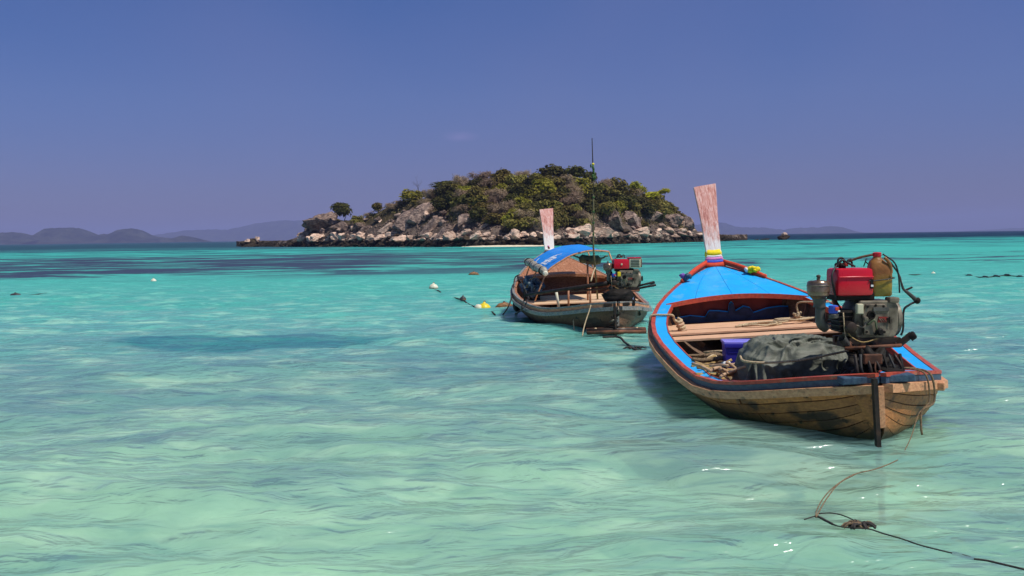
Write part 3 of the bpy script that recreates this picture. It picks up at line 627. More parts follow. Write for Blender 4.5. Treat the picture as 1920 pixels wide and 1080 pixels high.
BU = [(648, 394, 40, 30, 'dark', 'lone round-crowned tree standing on the bare left headland', 'tree'),
      (789, 345, 34, 24, 'bare', 'bare leafless tree on the skyline at the left slope', 'tree'),
      (822, 356, 34, 22, 'bare', 'lower bare shrub right of the leafless skyline tree', 'shrub'),
      (712, 388, 26, 18, 'olive', 'small olive bush on the skyline above the slabs', 'bush'),
      (738, 388, 30, 18, 'brown', 'dry brown bush next to the small olive bush', 'bush'),
      (780, 367, 44, 24, 'mid', 'yellowish green bush at the top left of the slope', 'bush'),
      (810, 364, 34, 26, 'brown', 'brown bush behind the yellowish green bush', 'bush'),
      (1038, 325, 52, 34, 'dark', 'large dark dome-shaped tree at the top of the island', 'tree'),
      (1086, 326, 44, 28, 'dark', 'second dark tree on the summit, left of the thin mast', 'tree'),
      (1112, 334, 26, 26, 'dark', 'small dark tree on the summit behind the thin mast', 'tree'),
      (1158, 352, 52, 40, 'olive', 'broad dark olive tree right of the mast', 'tree'),
      (945, 328, 40, 28, 'olive', 'olive tree on the skyline, left of the summit', 'tree'),
      (905, 332, 44, 26, 'brown', 'dry twiggy tree on the skyline above the dark bushes', 'tree'),
      (870, 342, 40, 28, 'brown', 'leftmost dry tree of the upper skyline', 'tree'),
      (980, 330, 40, 20, 'brown', 'low dry scrub on the skyline between two dark trees', 'shrub'),
      (1006, 332, 26, 16, 'olive', 'small olive bush tucked left of the large dome tree', 'bush'),
      (1018, 352, 56, 38, 'mid', 'bright green bush in the middle of the slope', 'bush'),
      (1192, 350, 26, 22, 'mid', 'light green bush on the right skyline', 'bush'),
      (1206, 357, 24, 16, 'mid', 'light green bush right of the other light one on the skyline', 'bush'),
      (1221, 368, 36, 20, 'lime', 'vivid yellow-green bush on the right shoulder', 'bush'),
      (1246, 359, 24, 10, 'lime', 'thin tree with a small flat yellow crown at the right skyline', 'tree'),
      (1262, 392, 26, 14, 'olive', 'olive bush on the right edge below the thin tree', 'bush'),
      (1226, 388, 34, 26, 'olive', 'dark olive bush under the vivid yellow-green bush', 'bush'),
      (1160, 378, 54, 32, 'dark', 'dark bush directly above the tall grey boulder', 'bush'),
      (1200, 380, 34, 26, 'dark', 'dark bush above the leaning grey boulder', 'bush'),
      (1190, 408, 24, 30, 'olive', 'olive bush growing between grey boulders', 'bush'),
      (1205, 420, 22, 16, 'olive', 'small olive tuft at the foot of the grey boulders', 'bush'),
      (1045, 408, 36, 44, 'olive', 'tall green-brown bush directly right of the far boat prow', 'bush'),
      (1105, 412, 34, 26, 'brown', 'dry bush above the low dome boulder', 'bush'),
      (870, 382, 50, 34, 'dark', 'dark bush on the left slope above the rock ledge', 'bush'),
      (833, 384, 38, 30, 'dark', 'dark bush at the top end of the slanting slabs', 'bush'),
      (900, 365, 44, 32, 'olive', 'olive bush below the dry skyline trees', 'bush'),
      (952, 412, 26, 20, 'mid', 'small green bush above the round black boulder', 'bush'),
      (985, 405, 44, 26, 'brown', 'greyish dry bush left of the far boat prow', 'bush')]
for px, py, w, h, k, lab, cat in BU:
    bush(px, py, w, h, k if k != 'bare' else 'brown', lab, cat=cat, name={'tree': 'tree', 'bush': 'bush', 'shrub': 'shrub'}[cat], bare=(k == 'bare'))
VR = random.Random(21); taken = [(b[0], b[1], b[2]) for b in BU]
word = {'dark': 'dark green', 'olive': 'olive', 'brown': 'dry brown', 'mid': 'light green'}
def slope(px): return 'on the left slope' if px < 900 else 'on the middle slope' if px < 1060 else 'on the right slope'
cnt = 0
for tries in range(2500):
    px = VR.uniform(838, 1275); top = float(np.interp(px, RGK[:, 0], RGK[:, 1])) - 4
    bot = float(np.interp(px, [838, 900, 960, 1100, 1150, 1200, 1275], [385, 412, 424, 424, 388, 400, 405])); py = VR.uniform(top, max(top + 2, bot))
    w = VR.uniform(30, 54)
    if any(abs(px - a) < (w + c) * .20 and abs(py - b) < 11 for a, b, c in taken): continue
    k = VR.choices(('dark', 'olive', 'brown', 'mid'), (2.4, 5, 3.2, 1.6))[0]; taken.append((px, py, w))
    lv = 'high' if py < top + 22 else 'half way up' if py < bot - 18 else 'low down'
    bush(px, py, w, VR.uniform(20, 32), k, f'{word[k]} bush growing {lv} {slope(px)} of the island', f'{word[k]} bushes {lv} {slope(px)}'); cnt += 1
    if cnt >= 92: break
for tries in range(16):
    px = VR.uniform(660, 840); py = float(np.interp(px, RGK[:, 0], RGK[:, 1])) + VR.uniform(-2, 14)
    k = VR.choice(('olive', 'brown', 'brown')); bush(px, py, VR.uniform(14, 24), VR.uniform(10, 16), k, f'low {word[k]} scrub bush on the bare ground left of the wooded slope', f'low {word[k]} scrub left of the wooded slope')
# undergrowth mass between the bushes
r = random.Random(4); V, Fc = [], []
for i in range(26000):
    px = r.uniform(690, 1292); v = r.uniform(.30, 1.05)
    if px < 840 and (v < .75 or r.random() < .6): continue
    g = ground(px, v) + Vector((0, 0, r.uniform(0, .9))); s = r.uniform(.10, .24); nrm = Vector((r.gauss(0, 1), r.gauss(0, 1) - .4, r.gauss(0, 1) + .5)).normalized(); a = nrm.orthogonal().normalized(); b = nrm.cross(a); o = len(V)
    V += [g - a * s * 1.4, g + b * s * .6, g + a * s * 1.4, g - b * s * .6]; Fc.append((o, o + 1, o + 2, o + 3))
me = bpy.data.meshes.new('undergrowth'); me.from_pydata([tuple(v) for v in V], [], Fc)
mu = MT('mixed_undergrowth'); gpp = mu.n('ShaderNodeNewGeometry'); g = mu.noise(1, 4, vec=gpp.outputs['Position'], sc3=(.22, .22, .3))
mu.l(mu.ramp(g, [(.34, (.09, .085, .025)), (.5, (.24, .17, .09)), (.66, (.17, .16, .05))]), mu.b.inputs['Base Color']); mu.b.inputs['Roughness'].default_value = .85; mu.b.inputs['Specular IOR Level'].default_value = .05
tag(link('undergrowth', me, mu.m), kind='stuff')

# ------------------------------------------------------------------ long-tail boats
KS = [0, .03, .08, .2, .4, .6, .8, .92, 1.0]; KZ = [0, .25, .5, .75, 1.0]
def herm(kx, ky, s):
    s = max(kx[0], min(kx[-1], s)); n = len(kx); i = 0
    while i < n - 2 and s > kx[i + 1]: i += 1
    def sl_(j):
        if j == 0: return (ky[1] - ky[0]) / (kx[1] - kx[0])
        if j == n - 1: return (ky[-1] - ky[-2]) / (kx[-1] - kx[-2])
        h0, h1 = kx[j] - kx[j - 1], kx[j + 1] - kx[j]
        return (ky[j + 1] * h0 / h1 - ky[j - 1] * h1 / h0 + ky[j] * (h1 / h0 - h0 / h1)) / (h0 + h1)
    dx = kx[i + 1] - kx[i]; t = (s - kx[i]) / dx
    return (2 * t ** 3 - 3 * t * t + 1) * ky[i] + (t ** 3 - 2 * t * t + t) * dx * sl_(i) + (3 * t * t - 2 * t ** 3) * ky[i + 1] + (t ** 3 - t * t) * dx * sl_(i + 1)
KKS = [0, .03, .08, .2, .4, .6, .8, .92, 1.0]; KK = [-.14, .05, .16, .28, .32, .30, .14, -.25, -.95]   # keel depth below water
Z0 = .2
class Hull:
    def __init__(s, loc, az, L, b, z, roll):
        s.L, s.b, s.z = L, b, z
        s.loc = Vector((loc[0], loc[1], Z0)); s.rot = (0, -roll, -az)
        s.M = Matrix.Translation(s.loc) @ Matrix.Rotation(-az, 4, 'Z') @ Matrix.Rotation(-roll, 4, 'Y')
    def B(s, t): return max(0.02, herm(KS, s.b, t))
    def Z(s, t): return herm(KZ, s.z, t) - Z0
    def K(s, t): return -herm(KKS, KK, t) - Z0
    def sec(s, t, u, side, off=0.0):
        """hull skin: t along, u 0 keel .. 1 gunwale"""
        b, zg, zk = s.B(t), s.Z(t), min(s.K(t), s.Z(t) - .1)
        n = b * (1 - (1 - u) ** 2.1); z = zk + (zg - zk) * u ** 1.35
        du = .02; u0 = max(0, min(.98, u - du / 2)); n1 = b * (1 - (1 - u0) ** 2.1); n2 = b * (1 - (1 - u0 - du) ** 2.1); z1 = zk + (zg - zk) * u0 ** 1.35; z2 = zk + (zg - zk) * (u0 + du) ** 1.35
        d = math.hypot(n2 - n1, z2 - z1) or 1; nx_, nz_ = (z2 - z1) / d, -(n2 - n1) / d
        pn = s.plan_n(t)
        nn = max(n + off * nx_ * pn[0], 0.0 if off >= 0 else 0.0)
        return Vector((side * nn, t * s.L + off * nx_ * pn[1], z + off * nz_))
    def plan_n(s, t):
        e = .004; db = (s.B(min(1, t + e)) - s.B(max(0, t - e))) / ((min(1, t + e) - max(0, t - e)) * s.L); d = math.hypot(1, db); return (1 / d, -db / d)
    def gun(s, t, side, inn=0.0, dz=0.0):
        """point inside (inn>0) or outside (inn<0) of the gunwale edge"""
        pn = s.plan_n(t); b = s.B(t)
        n = max(b - inn * pn[0], 0.0); return Vector((side * n, t * s.L - inn * pn[1], s.Z(t) + dz))
    def world(s, v): return s.M @ Vector(v)
    def loc_of(s, w): return s.M.inverted() @ Vector(w)
def ts(a, b, n, p=1.0): return [a + (b - a) * (i / n) ** p for i in range(n + 1)]
TS = [0, .004, .01, .018, .03, .045, .062, .08, .1, .13, .17, .22, .28, .35, .42, .5, .58, .65, .72, .78, .83, .88, .92, .95, .975, .99]
def strip(h, side, i0, i1, z0, z1, T=TS, zf=None):
    """swept rectangular strip along the gunwale; i0/i1 may be functions of t"""
    mb = MB(); vs = []
    f0 = i0 if callable(i0) else (lambda t: i0); f1 = i1 if callable(i1) else (lambda t: i1)
    for t in T:
        for a, b in ((f0(t), z0), (f0(t), z1), (f1(t), z1), (f1(t), z0)): vs.append(h.gun(t, side, a, b))
    n = len(T); fs = [(i * 4 + k, i * 4 + (k + 1) % 4, (i + 1) * 4 + (k + 1) % 4, (i + 1) * 4 + k) for i in range(n - 1) for k in range(4)] + [(3, 2, 1, 0), (n * 4 - 4, n * 4 - 3, n * 4 - 2, n * 4 - 1)]
    return mb.add(vs, fs)
def boat(name, label, h, mats, deck_t, thw, style):
    root = empty(name, h.loc, h.rot); tag(root, label, 'boat')
    rr = random.Random(5)
    # inner shell
    for side in (-1, 1):
        mb = MB(); us = [0, .12, .25, .4, .55, .7, .85, .97]; vs = [h.sec(t, u, side, -.035 if u > .1 else -.01) for t in TS for u in us]
        n, k = len(TS), len(us)
        for v in vs: v.y = max(v.y, .04)
        mb.add(vs, [(i * k + j, i * k + j + 1, (i + 1) * k + j + 1, (i + 1) * k + j) for i in range(n - 1) for j in range(k - 1)])
        mb.build('lining', mats['lining'], root, True)
        mb = MB(); vs = [h.sec(t, u, side, .002) for t in TS for u in us]
        mb.add(vs, [(i * k + j, i * k + j + 1, (i + 1) * k + j + 1, (i + 1) * k + j) for i in range(n - 1) for j in range(k - 1)])
        mb.build('caulking', M['caulk'], root, True)
        # planks
        uedge = [.0, .30, .44, .56, .67, .775, .875, .985]
        for r_ in range(len(uedge) - 1):
            cuts = [0.0] + sorted([.04 + (.11 if r_ % 2 else .2) + rr.uniform(-.02, .03), .42 + rr.uniform(-.06, .06), .68 + rr.uniform(-.05, .05)]) + [.992]
            for c0, c1 in zip(cuts, cuts[1:]):
                g = .0016 if style == 1 else .0004; T = [c0 + g] + [t for t in TS if c0 + g < t < c1 - g] + [c1 - g]
                u0, u1 = uedge[r_] + (.005 if style == 1 else .0015), uedge[r_ + 1] - (.005 if style == 1 else .0015)
                U = [u0, (u0 + u1) / 2, u1]; th = .018 + (rr.uniform(-.003, .004) if style == 1 else 0); vs = []
                for t in T:
                    for u in U: vs.append(h.sec(t, u, side, th))
                    vs.append(h.sec(t, U[-1], side, -.002)); vs.append(h.sec(t, U[0], side, -.002))
                n = len(T); fs = [(i * 5 + a, i * 5 + (a + 1) % 5, (i + 1) * 5 + (a + 1) % 5, (i + 1) * 5 + a) for i in range(n - 1) for a in range(5)] + [(4, 3, 2, 1, 0), tuple((n - 1) * 5 + a for a in range(5))]
                if side < 0: fs = [f[::-1] for f in fs]
                MB().add(vs, fs).build('plank', mats['hull'], root, True, 40)
        strip(h, side, -.085, .0, -.155, -.082).build('rub_rail', mats['rail'], root, True, 40)
        strip(h, side, -.028, .012, -.078, -.022).build('wale', mats['wale'], root, True, 40)
        strip(h, side, -.034, .018, -.020, .012).build('gunwale', mats['gun'], root, True, 40)
        wd = lambda t: .02 + mats['deckw'] * min(1, t / .02) * (1.0 if t < .6 else 1 + (t - .6) * .8)
        if side < 0 and style == 1: wd = lambda t: .022 + mats['deckw'] * min(1, max(0, (t - .13) / .22)) * (1.0 if t < .6 else 1 + (t - .6) * .8)
        T2 = [t for t in TS if .008 < t < deck_t + .04]
        if style == 1:
            strip(h, side, .021, wd, -.012, .004, T2).build('side_deck', mats['deck'], root, True, 40)
            strip(h, side, lambda t: wd(t) + .001, lambda t: wd(t) + .016, -.06, .012, T2).build('coaming', mats['coam'], root, True, 40)
        else:
            strip(h, side, .021, .07, -.012, .004, T2).build('inner_rail', mats['deck'], root, True, 40)
        # ribs
        for t in [.08, .15, .23, .32, .41, .5, .58, .655, .725, .79, .85]:
            mb = MB(); U = ts(.3, .955, 7); w = .022; vs = []
            for u in U:
                a = h.sec(t, u, side, -.036); b = h.sec(t, u, side, -.036 - .05 - .05 * (1 - u))
                for p_, dy in ((a, -w), (a, w), (b, w), (b, -w)): vs.append(p_ + Vector((0, dy, 0)))
            n = len(U); mb.add(vs, [(i * 4 + k, i * 4 + (k + 1) % 4, (i + 1) * 4 + (k + 1) % 4, (i + 1) * 4 + k) for i in range(n - 1) for k in range(4)] + [(0, 1, 2, 3), (n * 4 - 1, n * 4 - 2, n * 4 - 3, n * 4 - 4)])
            mb.build('rib', mats['rib'], root, True, 40)
    # bilge floor boards
    for k in range(4):
        mb = MB(); zf = .07 - Z0; T = [t for t in TS if .1 < t < .9]; vs = []
        for t in T:
            hw = 0
            for u in ts(.1, 1, 40):
                q_ = h.sec(t, u, 1, -.03)
                if q_.z >= zf: hw = q_.x; break
            x0, x1 = -hw + 2 * hw * k / 4 + .004, -hw + 2 * hw * (k + 1) / 4 - .004
            vs += [(x0, t * h.L, zf), (x1, t * h.L, zf), (x1, t * h.L, zf - .02), (x0, t * h.L, zf - .02)]
        n = len(T); mb.add(vs, [(i * 4 + a, i * 4 + (a + 1) % 4, (i + 1) * 4 + (a + 1) % 4, (i + 1) * 4 + a) for i in range(n - 1) for a in range(4)])
        mb.build('floor_board', mats['lining'], root)
    # foredeck: four planks with an arched aft edge
    def dk(t, f, dz=0.0):
        p_ = h.gun(t, 1, .021); x = p_.x * f; return Vector((x, p_.y, h.Z(t) + .03 * (1 - f * f) + dz))
    def aft(f): return deck_t + .030 * (1 - f * f) + .0
    for f0, f1 in ((-1, -.55), (-.55, -.02), (-.02, .5), (.5, 1)):
        g = .004; mb = MB(); vs = []; nu, nt_ = 5, 14
        for i in range(nt_ + 1):
            for j in range(nu + 1):
                f = f0 + (f1 - f0) * j / nu; ff = min(1, max(-1, f)); t = aft(ff) + (.985 - aft(ff)) * (i / nt_); p_ = dk(t, ff)
                if j == 0 and f0 > -1: p_.x += g * .7
                if j == nu and f1 < 1: p_.x -= g * .7
                vs.append(p_)
        o = len(vs); vs += [v - Vector((0, 0, .02)) for v in vs]; k = nu + 1
        fs = [(i * k + j, i * k + j + 1, (i + 1) * k + j + 1, (i + 1) * k + j) for i in range(nt_) for j in range(nu)]; fs += [tuple(a + o for a in f[::-1]) for f in fs]
        fs += [(j, j + o, j + 1 + o, j + 1) for j in range(nu)] + [(i * k, (i + 1) * k, (i + 1) * k + o, i * k + o) for i in range(nt_)] + [(i * k + nu, i * k + nu + o, (i + 1) * k + nu + o, (i + 1) * k + nu) for i in range(nt_)]
        mb.add(vs, fs); mb.build('deck_plank', mats['deck'], root, True, 40)
    # beam along the arched edge
    mb = MB(); vs = []; F = ts(-.93, .93, 24)
    for f in F:
        p_ = dk(aft(f), f)
        for dy, dz in ((-.03, .012), (-.002, .012), (-.002, -.055), (-.03, -.055)): vs.append(p_ + Vector((0, dy, dz)))
    n = len(F); mb.add(vs, [(i * 4 + k, i * 4 + (k + 1) % 4, (i + 1) * 4 + (k + 1) % 4, (i + 1) * 4 + k) for i in range(n - 1) for k in range(4)] + [(3, 2, 1, 0), (n * 4 - 4, n * 4 - 3, n * 4 - 2, n * 4 - 1)])
    mb.build('deck_beam', mats['coam'], root, True, 40)
    # bulkhead
    bt = deck_t + .07; mb = MB(); poly = []
    for u in ts(.45, .97, 8): q_ = h.sec(bt, u, 1, -.03); poly.append((q_.x, q_.z))
    poly = [(-x, z) for x, z in poly] [::1] and ([(x, z) for x, z in poly] + [(-x, z) for x, z in poly[::-1]])
    mb.prism(poly, bt * h.L, bt * h.L + .025); mb.build('bulkhead', mats['bulk'], root)
    # stern: post, transverse deck beam, knee board
    zt = h.Z(0)
    MB().box((-.085, -.13, (zt - .03 - .84) / 2), (.036, .06, zt + .84), rot=Matrix.Rotation(-.05, 3, 'X')).build('stern_post', mats['post'], root)
    MB().box((-.02, -.06, zt - .27), (.05, .03, .36), bev=.004).build('rudder_strap', mats['rail'], root)
    MB().box((0, .11, zt - .05), (.62 if style == 1 else .5, .17, .06), bev=.008).build('engine_beam', mats['navyb'], root)
    # thwart planks
    for (t0, z0, t1, z1, wf) in thw:
        y0, y1 = t0 * h.L, t1 * h.L; zm = z0 - Z0
        def halfw(t, z):
            for u in ts(.1, 1, 60):
                q_ = h.sec(t, u, 1, -.05)
                if q_.z >= z: return q_.x
            return h.B(t) - .1
        hw = halfw((t0 + t1) / 2, zm) * wf; rotx = Matrix.Rotation(math.atan2(z1 - z0, y1 - y0), 3, 'X')
        MB().box((0, (y0 + y1) / 2, (zm + z1 - Z0) / 2), (2 * hw, (y1 - y0) - .012, .028), rot=rotx, bev=.003).build('thwart_plank', M['plank_wood'] if style == 1 else M['cream_plank'], root)
    return root
def prow(h, root_label, mats, H, lean, w0, w1, bands, garland):
    """tall flared stem board with its cloth bands: child parts of the boat"""
    pass
h1 = Hull((3.159, 8.167), R(.45), 6.85, [0, .30, .655, 1.055, 1.30, 1.345, 1.035, .54, .05], [.636, .40, .593, .864, 1.374], .044)
mats1 = dict(lining=M['lining'], hull=M['hull1'], rail=M['rail_wood'], wale=M['navy'], gun=M['red_paint'], deck=M['blue'], deckw=.135, coam=M['red_paint'], rib=M['rib_wood'], bulk=M['dark_red'], post=M['dark_frame'], navyb=M['navy'])
b1 = boat('longtail_boat', 'brown planked long-tail boat with bright blue foredeck and red trim, nearest to the beach', h1, mats1, .775, [(.622, .52, .665, .53, 1.0), (.668, .565, .715, .575, .99), (.717, .58, .79, .60, .98)], 1)
h2 = Hull((2.013, 18.246), R(-8.4), 6.97, [0, .36, .56, .99, 1.287, 1.372, .983, .504, .05], [.593, .40, .512, .859, 1.473], .018)
mats2 = dict(lining=M['varnish'], hull=M['hull2'], rail=M['pale_blue'], wale=M['rail_wood'], gun=M['pale_blue'], deck=M['varnish'], deckw=.05, coam=M['varnish'], rib=M['rail_wood'], bulk=M['lining'], post=M['dark_frame'], navyb=M['dark_frame'])
b2 = boat('longtail_boat', 'grey long-tail boat under a blue canopy, moored farther out', h2, mats2, .74, [(.40, .40, .47, .405, .98), (.475, .42, .56, .425, .98), (.565, .43, .70, .435, .98)], 2)

def stem(h, root, ytop_px, xtop_px, base_z, bands, white_h=.35, wtop=.345, wbase=.21, boards=True):
    D = h.world((0, h.L, 0)).y
    base = Vector((0, h.L * .985, base_z - Z0)); topw = P(xtop_px, ytop_px, D + .42); top = h.loc_of(topw)
    ax = (top - base); Hh = ax.length; zax = ax.normalized(); xax = Vector((1, 0, 0)); xax = (xax - zax * xax.dot(zax)).normalized(); yax = zax.cross(xax)
    Mx = Matrix((xax, yax, zax)).transposed().to_4x4(); Mx.translation = base
    mb = MB(); vs = []; K = 16
    for i in range(K + 1):
        t = i / K; w = (wbase + (wtop - wbase) * t ** 1.4) / 2; th = .045 - .012 * t; zt = Hh * t
        wl = w * (1 + .02 * math.sin(9 * t)); wr = w * (1 + .025 * math.sin(7 * t + 1)); slope_ = .02 * t if i == K else 0
        for x, y in ((-wl, -th), (-wl * .3, -th * 1.15), (wr * .35, -th * 1.1), (wr, -th), (wr, th), (-wl, th)):
            vs.append((x, y + .05 * math.sin(t * 2.2) * -1, zt + (slope_ * (x / w) if i == K else 0)))
    mb.add(vs, [(i * 6 + k, i * 6 + (k + 1) % 6, (i + 1) * 6 + (k + 1) % 6, (i + 1) * 6 + k) for i in range(K) for k in range(6)] + [tuple(range(6))[::-1], tuple(K * 6 + k for k in range(6))])
    o = mb.build('prow', M['prow'], root, True, 35); o.matrix_local = Mx
    for z0, z1, wx, mt in bands:
        mbb = MB(); vs = []
        n = 20
        for zz, q_ in ((z0, 1.0), ((z0 + z1) / 2, 1.05), (z1, 1.0)):
            for k in range(n):
                a = 2 * math.pi * k / n; c, s_ = math.cos(a), math.sin(a)
                vs.append((wx / 2 * q_ * math.copysign(abs(c) ** .5, c), .075 * q_ * math.copysign(abs(s_) ** .6, s_), zz + .006 * math.sin(5 * a)))
        mbb.add(vs, [(i * n + k, i * n + (k + 1) % n, (i + 1) * n + (k + 1) % n, (i + 1) * n + k) for i in range(2) for k in range(n)] + [tuple(range(n))[::-1], tuple(2 * n + k for k in range(n))])
        ob = mbb.build('ribbon', M[mt], o, True)
    return o, base
st1, base1 = stem(h1, b1, 351, 1320, 1.335, [(.185, .275, .25, 'yellow'), (.155, .183, .258, 'white'), (.105, .153, .27, 'pink'), (.065, .103, .285, 'ribbon_blue'), (-.01, .063, .31, 'ribbon_red')])
st2, base2 = stem(h2, b2, 394, 1023.5, 1.47, [(.0, .05, .26, 'white')], wtop=.36, wbase=.24)
# stepped breast boards at the foot of the near prow
for k, (w, y, z, mt) in enumerate([(.54, -.16, 1.275, 'blue'), (.44, -.06, 1.305, 'red_paint'), (.64, -.26, 1.25, 'ribbon_red')]):
    MB().box((0, h1.L * .985 + y, z - Z0), (w, .035, .05), bev=.006).build('breast_board', M[mt], b1)
for sd in (-1, 1):   # side boards that sweep up to the prow
    pts = [h1.gun(.90, sd, .02, .02), h1.gun(.95, sd, .02, .06), Vector((sd * .13, h1.L * .985, 1.42 - Z0))]
    MB().tube(pts, .028, 6, 5, flat=1.6).build('cheek_board', M['ribbon_red'], b1, True)
# dark blue carved board in front of the bulkhead
F = [(-.95, .0), (-.95, .10), (-.7, .13), (-.45, .09), (-.40, .17), (-.37, .20), (-.22, .19), (-.06, .16), (-.035, .30), (.0, .34), (.035, .30), (.06, .17), (.2, .25), (.3, .22), (.36, .12), (.6, .19), (.8, .21), (.95, .2), (.95, 0)]
bt = .83 * h1.L
MB().prism([(x * .86, .60 - Z0 + z * .78) for x, z in F], bt, bt + .03).build('carved_board', simple('deep_blue_board', (.008, .03, .10), (.004, .012, .04), .4), b1)
MB().prism([(x * .86, .612 - Z0 + z * .80) for x, z in F], bt + .032, bt + .05).build('board_edge', M['blue'], b1)
# stern corner blocks and transom board
for h, r_ in ((h1, b1), (h2, b2)):
    for sd in (1,):
        p_ = h.gun(.085, sd, -.04, -.118); MB().box(p_ + Vector((sd * .0, -.04, 0)), (.12, .16, .075), rot=sd * -.5, bev=.012).build('rail_end', M['rail_wood'] if h is h1 else M['pale_blue'], r_)
    sgn = 1
for t_, u_ in ():
    pass
vb = MB()
vb.add([h1.sec(.0005, .12, -1, .03), h1.sec(.021, .12, -1, .026), h1.sec(.021, .9, -1, .026), h1.sec(.0005, .9, -1, .03), h1.sec(.0005, .12, -1, .0), h1.sec(.021, .12, -1, .0), h1.sec(.021, .9, -1, .0), h1.sec(.0005, .9, -1, .0)], [(0, 1, 2, 3), (7, 6, 5, 4), (0, 4, 5, 1), (1, 5, 6, 2), (2, 6, 7, 3), (3, 7, 4, 0)])
vb.build('stern_board', M['hull1'], b1)

def w2_(n_, s_, z_): return h2.world((n_, s_, z_ - Z0))
def on(h, v): return h.world(v)
# flowers and cleat on the near bow
def bundle(name, w, sz, mats_, label, cat, n=7, seed=1):
    e = empty(name, w); tag(e, label, cat); r_ = random.Random(seed)
    for k in range(n):
        mt = mats_[k % len(mats_)]; d = Vector((r_.gauss(0, .35), r_.gauss(0, .3), abs(r_.gauss(.2, .3)))) * sz
        MB().blob(d, (sz * r_.uniform(.35, .55), sz * r_.uniform(.35, .5), sz * r_.uniform(.35, .5)), .5, 3, 2, k).build('blossom', M[mt], e, True)
    return e
bundle('garland', h1.world(h1.gun(.925, 1, .06, .06)), .085, ['yellow', 'yellow', 'yellow', 'white'], 'bunch of yellow and white flowers tied on the starboard bow rail', 'flowers', 9, 2)
bundle('cloth_bundle', h1.world(h1.gun(.905, -1, .05, .05)), .085, ['navy', 'navy', 'violet'], 'dark blue cloth tied round the port bow rail', 'cloth', 7, 4)
bundle('garland', h2.world((-.05, h2.L * .96, 1.56 - Z0)), .06, ['rust', 'pink'], 'small brown knob of faded flowers at the foot of the far prow', 'flowers', 4, 6)

